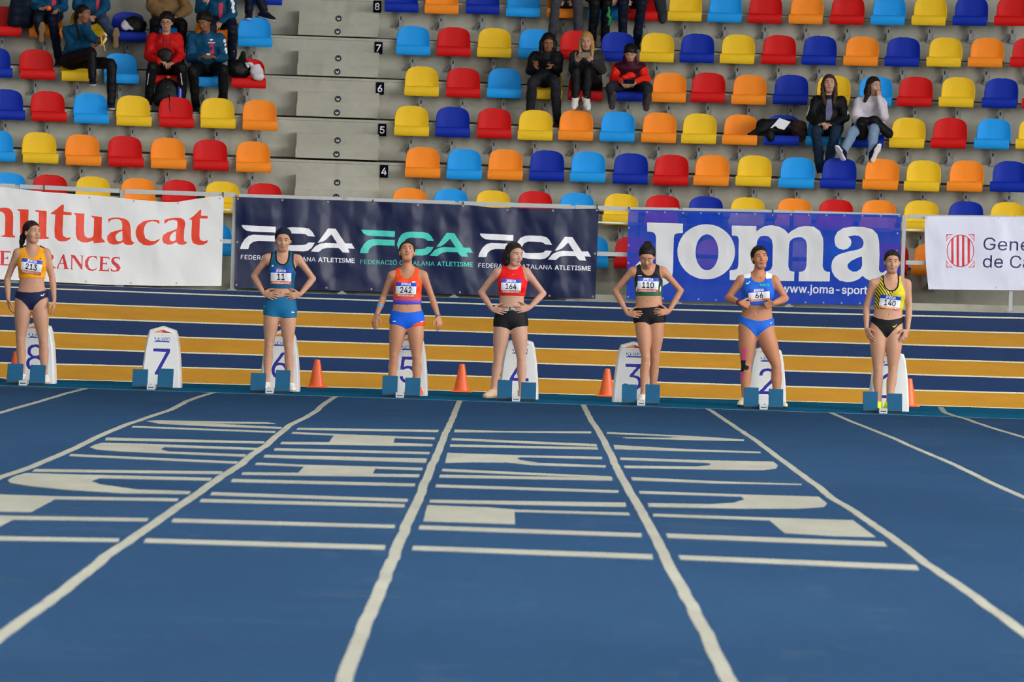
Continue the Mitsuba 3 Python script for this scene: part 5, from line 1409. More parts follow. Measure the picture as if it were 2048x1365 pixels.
def athlete_royal():
    s = standing('sprinter in royal blue kit with taped knee before lane marker two', 51.05, (1430, 480, 6.822), (1430, 650, 6.822), dict(
        nav=(574, 995), crotch=(560, 1300), neck=(592, 488), sl=(352, 548), sr=(812, 552), head=(610, 240), el=(180, 795, .01), er=(958, 800, .01), wl=(345, 862, -.17), wr=(800, 868, -.17),
        kl=(425, 560), kr=(835, 555), al=(412, 960), ar=(850, 930)), None, None, 11, -4, -6, .365, .298, .318, None, 1.02, arm_r=1.14, leg_r=1.12, toes={'l': V3(-.35, -1, 0), 'r': V3(.5, -1, 0)})
    for sd, tp in (('l', (520, 905)), ('r', (640, 915))):
        Wr = s.WL if sd == 'l' else s.WR; tip = s.w(*tp, -.16); sg = 1 if sd == 'l' else -1
        s.hn += hand_prims(Wr, tip, V3(0, 1, -.15), sg, (62, 70, 50), 1.0, .5)
    finish_standing(s, SKIN['tan'], HAIR['dark'], (M_SHOEC, M_SOLED))
    dress(s, [(345, 895), (315, 690), (365, 640), (390, 560), (398, 470), (390, 390), (470, 390), (485, 470), (500, 530), (540, 570), (600, 583), (655, 570), (685, 530), (700, 470), (710, 390), (782, 390), (772, 500), (775, 590), (800, 660), (845, 700), (815, 895)], F_ROYAL,
          [(280, 1030), (350, 1035), (430, 1070), (560, 1105), (640, 1105), (720, 1090), (790, 1065), (840, 1070), (840, 1160), (770, 1170), (690, 1215), (620, 1270), (570, 1325), (550, 1312), (480, 1230), (400, 1165), (270, 1095)], F_ROYAL)
    for q in ([(370, 380), (488, 380), (488, 500), (470, 525), (400, 530), (385, 500)], [(700, 380), (795, 380), (780, 525), (700, 540), (684, 508)]): s.cloth(s.T - TS - .002, s.poly(q), 'strap', F_WHITE, 'white shoulder strap', cut=s.cut)
    s.bib(595, 752, '66', 42.5, 9, s.tor, hpx=25.5, blue=7.0, orange=4.5)
    pr = s.tor + s.ll + s.lr
    swoosh(s, 745, 1140); swoosh(s, 445, 585, 1.1, prims=s.tor)
    cloth_text(s, 'XHILTE', 604, 738, 630, 27, M_GREEN, s.tor)
    lo = (1430, 650, 6.822)
    for q, m in (([(365, 315), (425, 315), (412, 485), (362, 490)], M_PINK), ([(350, 485), (372, 478), (412, 484), (410, 545), (462, 568), (455, 600), (432, 620), (396, 612), (384, 640), (348, 640), (358, 560)], M_TAPE), ([(346, 645), (386, 645), (378, 748), (338, 748)], M_PINK)):
        s.decal(q, 'tape', m, s.ll, .004, lo, label='pink tape' if m == M_PINK else 'black tape')
    band(s, s.EL, s.WL, .93, .028, .03, M_WINE, 'wristband')
    s.decal(el(620, 517, 14, 10, 12), 'necklace', M_GOLD, s.tor, .004)
    hair_cap(s, 'hair', HAIR['black'], .007, -.008, -.06, extra=[([(0, .10, .015), (0, .125, .0)], [.036, .032])])


def stripes_140(p, n, uv):
    t = (p.x - SX0) * 0.82 + (p.z - SZ0) * 0.57
    a = mikit.smoothstep(0.25, 0.34, dr_abs_saw(t / 0.0225)) * mi.Float((p.x - SX0) + 0.42 * (SZ0 - p.z) < 0.0)
    return mikit.mix(mi.Color3f(*lin(200, 186, 30)), mi.Color3f(*lin(22, 24, 30)), a)


def dr_abs_saw(t):
    import drjit as dr
    return dr.abs(t - dr.floor(t) - 0.5) * 1.0


def athlete_yellow():
    global SX0, SZ0
    s = standing('sprinter in yellow black striped top before lane marker one', 51.15, (1700, 490, 6.822), (1700, 660, 6.822), dict(
        nav=(514, 957), crotch=(490, 1250), neck=(570, 462), sl=(314, 528), sr=(782, 532), head=(575, 232), el=(222, 850, .03), er=(808, 850, .03), wl=(225, 1145, -.04), wr=(785, 1165, -.04),
        kl=(378, 530), kr=(585, 545), al=(390, 850), ar=(535, 960, -.06)), None, None, 1, 3, 0, .345, .285, .288, None, 1.0, leg_r=1.02)
    down_hand(s, 'l', (285, 1300), -.10, V3(.8, .6, 0)); down_hand(s, 'r', (715, 1325), -.10, V3(-.8, .6, 0))
    finish_standing(s, SKIN['light'], HAIR['dark'], (M_NEON, M_SHOEW))
    o = s.w(560, 690); SX0, SZ0 = float(o[0]), float(o[2])
    g = mat('striped_top', mikit.proc(stripes_140), .55, .35)
    nl = [(455, 340), (450, 430), (452, 520), (470, 580), (510, 620), (560, 632), (610, 615), (645, 570), (660, 500), (660, 340)]
    dress(s, [(335, 865), (310, 650), (350, 600), (390, 540), (415, 470), (420, 400), (420, 340)] + nl + [(692, 340), (690, 480), (715, 560), (745, 630), (785, 680), (750, 880), (540, 885)], g,
          [(230, 970), (300, 975), (400, 1010), (510, 1025), (620, 1015), (720, 988), (790, 985), (790, 1050), (720, 1062), (650, 1105), (570, 1180), (510, 1258), (480, 1268), (430, 1195), (360, 1110), (270, 1035), (210, 1020)], F_BLACK)
    s.cloth(s.T - TS - .0025, line_region(s, nl, .007), 'binding', F_DARK, 'dark edge binding', cut=s.cut)
    s.bib(537, 783, '140', 41.5, -3.3, s.tor, hpx=26, orange=4.0)
    swoosh(s, 600, 1105, 1.1, M_YELP)
    hair_cap(s, 'hair', HAIR['dark'], .008, -.008, -.06, extra=[([(0, .10, .02), (0, .12, -.04), (0, .11, -.11)], [.034, .030, .016])])


M_YELP = mat('print_yellow', (222, 190, 40), 0.5)
for fn in (athlete_amber, athlete_cap, athlete_gradient, athlete_red, athlete_green, athlete_royal, athlete_yellow): fn()
# ------------------------------------------------------------------ spectators on the seats
ZR1, ZR2, ZR3, ZR4, ZR5 = (0, 0, 6.204), (230, 0, 5.934), (1030, 40, 6.5), (1050, 0, 6.827), (1490, 130, 6.203)
F_JTEAL = fabric('jacket_teal', (8, 70, 104), .6); F_JRED = fabric('hoodie_red', (190, 18, 16), .65); F_JBLACK = fabric('jacket_black', (14, 15, 18), .45); F_JGREY = fabric('jacket_grey', (44, 46, 48), .4); F_BEIGE = fabric('coat_beige', (120, 92, 58), .7)
F_MAROON = fabric('vest_maroon', (62, 14, 30), .45); F_SCAR = fabric('sleeve_scarlet', (232, 36, 22), .5); F_HOOD = fabric('hoodie_white', (206, 198, 206), .7); F_PBLACK = fabric('pants_black', (12, 13, 16), .6); F_PNAVY = fabric('pants_navy', (14, 22, 40), .6)
F_JEANSG = fabric('jeans_grey', (64, 66, 72), .75); F_JEANSD = fabric('jeans_dark', (24, 44, 64), .75); F_JEANSL = fabric('jeans_light', (122, 146, 172), .75); F_JEANSK = fabric('jeans_charcoal', (34, 36, 42), .75); F_LILAC = fabric('shirt_lilac', (110, 108, 140), .7)
M_PHONE = mat('phone', (18, 18, 20), .25, .5); M_TAN = mat('sole_tan', (130, 102, 70), .65); M_BLACKBAG = mat('bag_black', (13, 13, 15), .55, .3)


def seated(label, r, o, J, face, skin_, jacket, pants, shoe, hands=(), t_j=.016, t_p=.010, scale=1.0, hipw=.34, chestw=.33, waistw=.29, cell=.008, bend=.03, feet=None, raised=(), lip='rose', hair=None, head_s=1.0, jlab=None, vest=None):
    xh = o[0] + (J['hl'][0] + J['hr'][0]) / 2 / o[2]
    D = float(row_D(r, xh)) - .25
    s = Person(label, D, o, cell)
    q = lambda k, dy: s.w(J[k][0], J[k][1], J[k][2] if len(J[k]) > 2 else dy)
    HL, HR = q('hl', -.02) + V3(0, 0, .04), q('hr', -.02) + V3(0, 0, .04); neck = q('neck', -.04)
    O = (HL + HR) / 2 + V3(0, .03, .01)
    SL, SR = q('sl', -.01), q('sr', -.01)
    S = unit(SR - SL)
    (t, fr) = torso(O, neck, S, hipw, waistw, chestw, 1.05, bend); U, S, Fv, L = fr
    s.fr = fr
    s.tor = [t, cone(neck - U * .05, SL + S * .01, .055, .048, .04), cone(neck - U * .05, SR - S * .01, .055, .048, .04)]
    C = q('head', -.08); R = rotm(*face); s.C, s.R, s.hs = C, R, head_s
    s.hd = head_prims(C, R, head_s) + [cone(neck - U * .03, C + R @ (V3(0, .02, -.055) * head_s), .054, .050 * head_s, .02)]
    s.ua, s.fa, s.hn, s.ll, s.lr, s.ft, s.shoe = [], [], [], [], [], [], []
    a = scale
    for k in 'lr':
        Sh, E, Wr = (SL if k == 'l' else SR), q('e' + k, -.10), q('w' + k, -.27)
        s.ua += limb([Sh, Sh * .6 + E * .4, E], [.052 * a, .046 * a, .040 * a], 7); s.fa += limb([E, E * .6 + Wr * .4, Wr], [.040 * a, .037 * a, .024 * a], 6)
        setattr(s, 'W' + k.upper(), Wr)
        H, K = (HL if k == 'l' else HR), q('k' + k, -.42)
        A = q('a' + k, -.19)
        if k not in raised: A[2] = edge_z(r - 1, xh) + .095
        pr = limb([H, H * .5 + K * .5, K, K * .62 + A * .38, A], [.074 * a, .068 * a, .056 * a, .052 * a, .040 * a], 12)
        (s.ll if k == 'l' else s.lr).extend(pr)
        d = V3(*(feet or {}).get(k, (0, -1, 0)))
        s.ft += foot_prims(A, d, a * .80, .84)[0]; s.shoe.append((A, d))
    for k, tip, n, curl in hands:
        s.hn += hand_prims(s.WL if k == 'l' else s.WR, s.w(*tip), V3(*n), 1 if k == 'l' else -1, curl, .98 * min(1, a + .05))
    s.finish_fields(); s.body(skin_)
    X, Y, Z = np.meshgrid(*s.ax, indexing='ij')
    wr = (meshkit.noise(np.stack([X * 15, Y * 15, Z * 11], -1), 5) - .5) * .016 + (meshkit.noise(np.stack([X * 34, Y * 34, Z * 26], -1), 9) - .5) * .009
    J1 = smin(smin(s.T, s.U_, .03), s.Fo, .02)
    Fj = (J1 - t_j + wr).astype(np.float32)
    nb = (X - neck[0]) * U[0] + (Y - neck[1]) * U[1] + (Z - neck[2]) * U[2]
    col = gev([cone(neck - U * .03, neck + U * .045 + V3(0, .012, 0), .080, .068, .01)], s.ax)
    coli = gev([cone(neck - U * .02, neck + U * .10, .064, .066, .01)], s.ax)
    Fj = smin(Fj, np.maximum(col, -coli).astype(np.float32), .02); Fj = np.maximum(Fj, -(s.H + .004).astype(np.float32)) if False else Fj
    Fj = np.maximum(Fj, -(s.HN - .004))
    if vest:
        vf = np.maximum(smin(s.T, col, .01) - t_j - .008 + wr * .6, s.T - s.U_ - .01).astype(np.float32)
        s.add(vf, 'vest', vest)
    s.add(Fj.astype(np.float32), 'jacket', jacket, label=jlab)
    P1 = smin(s.LEG, gev([cone(HL, HR, .082 * a, .082 * a, .02), cone(O + V3(0, .03, 0), O + U * .08 + V3(0, .03, 0), .115 * a, .105 * a, .03)], s.ax), .03)
    an = np.minimum((Z - (s.shoe[0][0][2] - .01)), 9) if 'l' not in raised and 'r' not in raised else None
    Fp = P1 - t_p + wr
    if an is not None: Fp = np.maximum(Fp, -an)
    s.add(Fp.astype(np.float32), 'trousers', pants)
    for A, d in s.shoe: make_shoe(s, A, d, a * .98, *shoe)
    if hair is not None: face_parts(s.key, C, R, head_s, hair, lip)
    return s


def blob(name, label, cat, prims, m, amp=.02, f=9.0, cell=.009, parent=None, seed=2):
    lo = np.min([p[1] for p in prims], 0) - .05; hi = np.max([p[2] for p in prims], 0) + .05
    ax = [np.arange(l, h + cell, cell) for l, h in zip(lo, hi)]
    X, Y, Z = np.meshgrid(*ax, indexing='ij')
    F = gev(prims, ax) + amp * (meshkit.fbm(np.stack([X * f, Y * f, Z * f], -1), 3, seed) - .5) * 2
    mm = nets(F.astype(np.float32), ax)
    cc = trimesh.graph.connected_components(mm.face_adjacency, min_len=1, nodes=np.arange(len(mm.faces))); big = max(cc, key=len)
    mm = trimesh.Trimesh(mm.vertices, mm.faces[big], process=False); mm.remove_unreferenced_vertices()
    if parent: return obj(parent + '__' + name, mm, m, True)
    g = thing(name, label, cat); return obj(g, mm, m, True, label=label, cat=cat)


def at(o, x, y, D): return P(o[0] + x / o[2], o[1] + y / o[2], D)


def phone(label, o, x, y, D, s, w=.072, h=.148, rot=(0, 0, 0), m=None, r=4):
    g = thing('smartphone', label, 'phone')
    b = bevel_box(w, .009, h, .004); b.apply_translation([0, 0, -h / 2]); M4 = np.eye(4); M4[:3, :3] = rotm(*rot); M4[:3, 3] = at(o, x, y, D); b.apply_transform(M4)
    obj(g + '__case', b, m or M_PHONE)
    l = trimesh.creation.cylinder(.008, .003, sections=14); l.apply_transform(trimesh.transformations.rotation_matrix(math.pi / 2, [1, 0, 0])); l.apply_translation([-w * .25, -.0055, h * .36]); l.apply_transform(M4)
    obj(g + '__camera', l, M_BLACK)


def long_hair(s, m, llen=(.0, -.20), rlen=(.0, -.20), w=.030, back=-.22, off=.012, fwd=-.03, line=-.008):
    ex = [([(0, .085, .0), (0, .095, -.10), (0, .085, back)], [.055, .058, .045])] + [([(q * .052, .045, .02), (q * .064, .050, -.07), (q * .060, .050, back * .8)], [.036, .040, .028]) for q in (-1, 1)]
    for sg, (dx, z) in ((-1, llen), (1, rlen)):
        if z < -.05: ex.append(([(sg * .060, .005, .055), (sg * .077, .010, -.01), (sg * .078, fwd * .3, z * .55), (sg * (.066 + dx), fwd, z)], [w * .7, w, w, w * .7]))
    hair_cap(s, 'hair', m, off, line, -.12, extra=ex, noise_=.007, tex=70)


def short_hair(s, m, off=.022, line=-.004, noise_=.012, low=-.06, extra=()): hair_cap(s, 'hair', m, off, line, low, noise_=noise_, tex=60, N=(0, .62, .78), extra=extra)


def print_on(s, o, poly, m, prims, off, part='print', label=None): s.decal(poly, part, m, prims, off, o, .03, label)


M_STRIPE = mat('stripe_pink', (206, 22, 70), .6)
# girl with a banana, left block
s = seated('spectator in teal jacket turned sideways, holding a peeled banana', 4, ZR1, dict(head=(1035, 175, -.10), neck=(985, 330, -.06), sl=(835, 390, .02), sr=(1075, 385, -.16), el=(890, 600, -.10), er=(1150, 480, -.30), wl=(1130, 560, -.30), wr=(1215, 515, -.36), hl=(830, 790), hr=(960, 800), kl=(1135, 650, -.40), kr=(1385, 800, -.38), al=(1150, 960, -.44), ar=(1385, 1190, -.36)),
           (62, 6, 0), SKIN['brown'], F_JTEAL, F_PBLACK, (F_PNAVY, M_PGREY), [('l', (1225, 540, -.36), (.3, -.9, .2), (30, 35, 25)), ('r', (1290, 470, -.44), (.2, .9, .2), (45, 50, 35))], hair=HAIR['black'], raised=('l',), feet={'l': (.1, -1, -.15), 'r': (.1, -1, 0)}, lip='brown')
hair_cap(s, 'hair', HAIR['black'], .010, -.006, -.07, extra=[([(0, .09, 0), (0, .10, -.07), (s.w(960, 330, -.12),), (s.w(985, 480, -.20),)], [.036, .032, .022, .014])])
s.decal([(1085, 405), (1108, 415), (1128, 500), (1102, 505)], 'stripe', M_STRIPE, s.tor, .02, ZR1, .03, 'pink stripe')
g = thing('banana', 'half peeled banana in the hand of the spectator in teal', 'banana')
D4 = s.D - .44
pts = np.array([at(ZR1, x, y, D4) for x, y in [(1265, 545), (1290, 520), (1315, 480), (1318, 440), (1295, 405)]])
obj(g + '__flesh', tube(pts, [.012, .017, .019, .018, .009], 10), mat('banana_flesh', (226, 206, 150), .6), True)
for q in ([(1268, 540), (1248, 560), (1240, 580)], [(1280, 540), (1295, 590), (1305, 640)], [(1262, 530), (1255, 470), (1250, 425)]):
    obj(g + '__peel', tube([at(ZR1, x, y, D4 - .012) for x, y in q], [.011, .009, .003], 8), mat('banana_peel', (206, 170, 40), .5) if 'bsdf_banana_peel' not in scene else 'bsdf_banana_peel', True)

# boy in a red hoodie, boy in a teal hoodie
s = seated('spectator in red hoodie and glasses beside a boy in teal', 4, ZR2, dict(head=(612, 262, -.12), neck=(600, 440, -.07), sl=(440, 455), sr=(745, 455), el=(400, 665, -.10), er=(775, 660, -.10), wl=(525, 735, -.32), wr=(705, 745, -.32), hl=(520, 850), hr=(690, 850), kl=(440, 800, -.42), kr=(790, 800, -.42), al=(400, 1120), ar=(800, 1110)),
           (-4, 12, 0), SKIN['light'], F_JRED, F_PBLACK, (M_SHOEW, M_SOLED), [('l', (620, 745, -.38), (.5, -.2, -.8), (38, 45, 30)), ('r', (640, 760, -.38), (-.5, -.2, -.8), (38, 45, 30))], hair=HAIR['black'], hipw=.36, chestw=.36)
short_hair(s, HAIR['black'], .026, -.004, .018)
for sg in (-1, 1):
    rim = trimesh.creation.torus(.023, .0022, 20, 6); rim.apply_scale([1, .8, 1]); rim.apply_transform(trimesh.transformations.rotation_matrix(math.pi / 2, [1, 0, 0])); rim.apply_translation([sg * .031, -.101, .002])
    M4 = np.eye(4); M4[:3, :3] = s.R; M4[:3, 3] = s.C; rim.apply_transform(M4); obj(s.key + '__glasses', rim, M_BLACK)
for x0, x1 in ((583, 580), (652, 655)): obj(s.key + '__drawstring', tube([s.w(x0, 440, -.22), s.w(x1, 500, -.235), s.w(x1, 565, -.235)], .006, 6), M_BLACK)
s.decal([(345, 870), (345, 870)], 'x', M_BLACK, s.tor) if False else None
for x0, x1, kk in ((432, 408, s.ll), (808, 820, s.lr)): s.decal([(x0 - 5, 885), (x0 + 5, 885), (x1 + 6, 1020), (x1 - 4, 1020)], 'stripe', M_PWHITE, kk, .016, ZR2, .03, 'white side stripe')
blob('cap', 'black folded garment held before the red hoodie', 'garment', [ellip(at(ZR2, 590, 640, s.D - .27), [.105, .04, .072], None, .02), ellip(at(ZR2, 600, 690, s.D - .28), [.07, .04, .06], None, .02)], M_BLACKBAG, .008)
s = seated('spectator in teal hoodie looking down at a snack beside the red hoodie', 4, ZR2, dict(head=(1060, 262, -.13), neck=(1085, 420, -.06), sl=(915, 450), sr=(1245, 455), el=(895, 690, -.10), er=(1290, 690, -.10), wl=(1000, 690, -.33), wr=(1205, 690, -.33), hl=(1010, 850), hr=(1190, 850), kl=(925, 840, -.42), kr=(1285, 830, -.42), al=(965, 1190), ar=(1285, 1160)),
           (-24, 22, -4), SKIN['brown'], F_JTEAL, F_PBLACK, (F_PNAVY, M_PGREY), [('l', (1095, 640, -.40), (.7, -.3, -.2), (35, 40, 30)), ('r', (1120, 650, -.40), (-.7, -.3, -.2), (35, 40, 30))], hair=HAIR['black'], lip='brown', hipw=.36, chestw=.36)
short_hair(s, HAIR['black'], .028, -.004, .024)
s.decal([(1128, 530), (1178, 530), (1180, 640), (1130, 640)], 'stripe', M_STRIPE, s.tor, .022, ZR2, .03, 'pink stripe')
for i, (x, y) in enumerate(((1140, 480), (1160, 478), (1150, 495))): s.decal(el(x, y, 12, 9, 10), 'print', M_PWHITE if i < 2 else M_STRIPE, s.tor, .024, ZR2, .03)
s.decal([(1110, 508), (1195, 508), (1195, 520), (1110, 520)], 'print', M_PGREY, s.tor, .024, ZR2, .03)
for x, y in ((1305, 490), (1320, 540), (1322, 590), (1335, 630)): s.decal(el(x, y, 16, 24, 12), 'sleeve_print', M_PWHITE, s.ua + s.fa, .022, ZR2, .03)
g = thing('snack', 'small pale snack in the hands of the teal hoodie boy', 'snack'); b = trimesh.creation.icosphere(2, .02); b.apply_scale([1.5, .8, .8]); b.apply_translation(at(ZR2, 1105, 645, s.D - .44)); obj(g, b, M_PGREY, True, label='small pale snack in the hands of the teal hoodie boy', cat='snack')
# row behind them (heads above the frame)
s = seated('spectator in teal jacket peeling an orange at the upper left corner', 5, ZR1, dict(head=(600, -330), neck=(600, -170), sl=(440, -130), sr=(770, -130), el=(400, 80, -.12), er=(795, 90, -.12), wl=(490, 95, -.32), wr=(690, 110, -.32), hl=(520, 230), hr=(690, 230), kl=(470, 230, -.42), kr=(650, 250, -.42), al=(510, 430, -.42), ar=(740, 560)),
           (0, 10, 0), SKIN['light'], F_JTEAL, F_PNAVY, (F_PNAVY, M_TAN), [('l', (590, 130, -.40), (.4, -.5, .3), (35, 40, 30)), ('r', (680, 190, -.40), (-.3, -.9, .2), (30, 35, 25))], hair=HAIR['dark'], raised=('l',), feet={'l': (.06, -.35, .94)})
short_hair(s, HAIR['dark'])
s.decal([(650, -20), (705, -20), (700, 100), (655, 100)], 'stripe', M_STRIPE, s.tor, .024, ZR1, .03, 'pink stripe')
g = thing('orange', 'orange fruit in the hands at the upper left corner', 'orange'); b = trimesh.creation.icosphere(3, .035); b.apply_translation(at(ZR1, 605, 102, s.D - .40)); obj(g, b, M_CONE, True, label='orange fruit in the hands at the upper left corner', cat='fruit')
D5 = s.D
blob('coat', 'dark coat hanging over the seats at the upper left corner', 'coat', [cone(at(ZR1, 230, -60, D5 - .05), at(ZR1, 200, 260, D5 - .18), .10, .12, .05), cone(at(ZR1, 330, 0, D5 - .1), at(ZR1, 330, 270, D5 - .22), .08, .09, .05)], F_PNAVY, .02)
s = seated('spectator in teal jacket and blue jeans behind the banana eater', 5, ZR1, dict(head=(1130, -300), neck=(1130, -150), sl=(985, -110), sr=(1290, -110), el=(950, 80, -.1), er=(1315, 90, -.1), wl=(1080, 200, -.30), wr=(1190, 205, -.30), hl=(1060, 230), hr=(1230, 230), kl=(1060, 260, -.42), kr=(1300, 280, -.42), al=(1080, 560), ar=(1430, 500, -.46)),
           (0, 10, 0), SKIN['light'], F_JTEAL, fabric('jeans_blue', (52, 66, 92), .75), (F_PNAVY, M_TAN), [('l', (1160, 215, -.38), (.5, -.5, -.5), (35, 40, 30)), ('r', (1130, 215, -.38), (-.5, -.5, -.5), (35, 40, 30))], hair=HAIR['brown'], raised=('r',), feet={'r': (.05, -.35, .94)})
short_hair(s, HAIR['brown'])
s.decal([(1205, -20), (1240, -20), (1235, 190), (1195, 190)], 'stripe', M_STRIPE, s.tor, .024, ZR1, .03, 'pink stripe')
s = seated('spectator in beige coat behind the red hoodie boy', 5, ZR2, dict(head=(600, -330), neck=(600, -170), sl=(450, -120), sr=(770, -120), el=(430, 80, -.1), er=(860, 110, -.1), wl=(560, 200, -.28), wr=(740, 200, -.28), hl=(520, 270), hr=(700, 270), kl=(470, 280, -.42), kr=(800, 300, -.42), al=(480, 560), ar=(780, 560)),
           (0, 10, 0), SKIN['light'], F_BEIGE, F_PBLACK, (F_PBLACK, M_SOLED), [('l', (640, 220, -.36), (.5, -.5, -.5), (35, 40, 30)), ('r', (660, 220, -.36), (-.5, -.5, -.5), (35, 40, 30))], hair=HAIR['brown'], t_j=.026)
short_hair(s, HAIR['brown'])
s = seated('spectator in teal jacket with hand raised behind the teal hoodie boy', 5, ZR2, dict(head=(1170, -290), neck=(1180, -150), sl=(1020, -110), sr=(1355, -110), el=(1000, 120, -.14), er=(1400, 160, -.1), wl=(1075, 55, -.26), wr=(1255, 265, -.33), hl=(1170, 290), hr=(1350, 290), kl=(1150, 330, -.40), kr=(1400, 330, -.42), al=(1180, 650), ar=(1385, 700)),
           (0, 5, 0), SKIN['light'], F_JTEAL, F_PNAVY, (F_PNAVY, M_SOLED), [('l', (1100, -30, -.26), (.2, .9, 0), (40, 50, 30)), ('r', (1215, 310, -.42), (-.4, -.2, -.9), (30, 35, 25))], hair=HAIR['dark'])
short_hair(s, HAIR['dark'])
s.decal([(1238, 40), (1285, 40), (1275, 240), (1240, 240)], 'stripe', M_STRIPE, s.tor, .024, ZR2, .03, 'pink stripe')
for x, y in ((1395, 10), (1410, 50), (1405, 95), (1415, 140)): s.decal(el(x, y, 20, 26, 12), 'sleeve_print', M_PWHITE, s.ua + s.fa, .022, ZR2, .03)
s = seated('spectator at the top edge whose dark legs reach to the stairs', 6, ZR2, dict(head=(1640, -640), neck=(1640, -480), sl=(1490, -430), sr=(1800, -430), el=(1460, -220, -.1), er=(1830, -220, -.1), wl=(1560, -150, -.3), wr=(1720, -150, -.3), hl=(1560, -80), hr=(1720, -80), kl=(1590, -90, -.42), kr=(1690, -90, -.42), al=(1590, 160, -.36), ar=(1775, 140, -.40)),
           (0, 10, 0), SKIN['light'], F_JBLACK, F_PNAVY, (F_PNAVY, M_PGREY), [('l', (1640, -120, -.38), (.5, -.5, -.5), (35, 40, 30)), ('r', (1650, -120, -.38), (-.5, -.5, -.5), (35, 40, 30))], hair=HAIR['dark'], raised=('l', 'r'), feet={'r': (.8, -.6, -.2)})
short_hair(s, HAIR['dark'])
# right block, top row (heads above the frame)
D6 = float(row_D(6, 1200)) - .17
for lab, x, kl, kr, al, ar, pants, jk in (('spectator in grey jeans at the top edge', 560, (420, 30), (720, 30), (370, 330), (740, 330), F_JEANSG, F_JTEAL), ('spectator in black trousers with a green bag strap at the top edge', 1040, (955, 50), (1120, 50), (920, 370), (1090, 380), F_PBLACK, F_PNAVY), ('spectator in dark blue jeans at the top edge', 1490, (1345, 50), (1590, 50), (1330, 400), (1530, 440), F_PNAVY, F_PNAVY)):
    s = seated(lab, 6, ZR4, dict(head=(x, -620), neck=(x, -440), sl=(x - 170, -390), sr=(x + 170, -390), el=(x - 200, -150, -.1), er=(x + 200, -150, -.1), wl=(x - 130 if x != 1040 else 860, -20, -.3), wr=(x + 130 if x != 1040 else 1250, -20, -.3), hl=(x - 90, 40), hr=(x + 90, 40), kl=kl + (-.42,), kr=kr + (-.42,), al=al, ar=ar),
               (0, 12, 0), SKIN['light'], jk, pants, (M_BLACKBAG, M_SOLED), [('l', (x - 50 if x != 1040 else 960, 30, -.40), (.4, -.5, -.6), (30, 35, 25)), ('r', (x + 50 if x != 1040 else 1200, 40, -.40), (-.4, -.5, -.6), (30, 35, 25))], hair=HAIR['dark'])
    short_hair(s, HAIR['dark'])
    if x == 1040:
        g = thing('strap', 'green patterned strap hanging between black trouser legs', 'strap')
        obj(g, tube([at(ZR4, a, b, s.D - .50) for a, b in [(1140, 90), (1150, 150), (1130, 210), (1165, 250), (1150, 310), (1135, 350)]], [.012, .02, .03, .024, .018, .012], 8), M_GREEN if False else mat('strap_green', (20, 120, 62), .6), True, label='green patterned strap hanging between black trouser legs', cat='strap')
blob('coat', 'dark grey coat hanging over a seat edge at the top', 'coat', [cone(at(ZR4, 1800, -60, D6 - .2), at(ZR4, 1880, 280, D6 - .32), .06, .045, .05), cone(at(ZR4, 1860, -40, D6 - .2), at(ZR4, 1900, 200, D6 - .32), .06, .04, .05)], fabric('coat_grey', (40, 44, 48), .7), .012)

# three with phones
s = seated('spectator with long black hair in a black jacket holding a phone', 4, ZR3, dict(head=(432, 290, -.12), neck=(410, 435, -.06), sl=(255, 480), sr=(560, 470), el=(195, 660, -.10), er=(562, 640, -.10), wl=(300, 630, -.28), wr=(500, 610, -.32), hl=(300, 810), hr=(470, 810), kl=(225, 825, -.42), kr=(525, 830, -.42), al=(195, 1120), ar=(550, 1230)),
           (6, 22, 0), SKIN['brown'], F_JBLACK, F_JEANSK, (M_BLACKBAG, M_SOLED), [('l', (255, 600, -.34), (.5, -.3, .6), (60, 60, 40)), ('r', (440, 555, -.38), (-.2, -.95, .1), (25, 35, 25))], hair=HAIR['black'], lip='brown')
long_hair(s, HAIR['black'], (.05, -.27), (-.01, -.12), w=.038)
phone('dark phone held by the black haired spectator', ZR3, 485, 505, s.D - .44, s, rot=(0, 30, 0))
s = seated('spectator with long blond hair typing on a phone', 4, ZR3, dict(head=(928, 275, -.12), neck=(930, 425, -.06), sl=(775, 470), sr=(1085, 470), el=(752, 650, -.12), er=(1125, 650, -.12), wl=(800, 540, -.36), wr=(1000, 545, -.36), hl=(850, 880), hr=(1040, 880), kl=(795, 660, -.38), kr=(950, 660, -.38), al=(785, 990, -.46), ar=(930, 1000, -.46)),
           (-2, 12, 0), SKIN['fair'], F_JGREY, F_PBLACK, (M_SHOEW, M_SHOEB), [('l', (845, 470, -.42), (.3, .9, .2), (25, 30, 20)), ('r', (945, 475, -.42), (-.3, .9, .2), (25, 30, 20))], hair=HAIR['brown'], raised=('l', 'r'), feet={'l': (-.15, -.75, -.55), 'r': (.2, -.75, -.6)})
long_hair(s, HAIR['blond'], (.0, -.20), (.015, -.20), w=.024, fwd=-.045)
phone('beige backed phone of the blond spectator', ZR3, 905, 455, s.D - .48, s, .148, .072, rot=(0, -15, 0), m=mat('phone_beige', (120, 104, 78), .4))
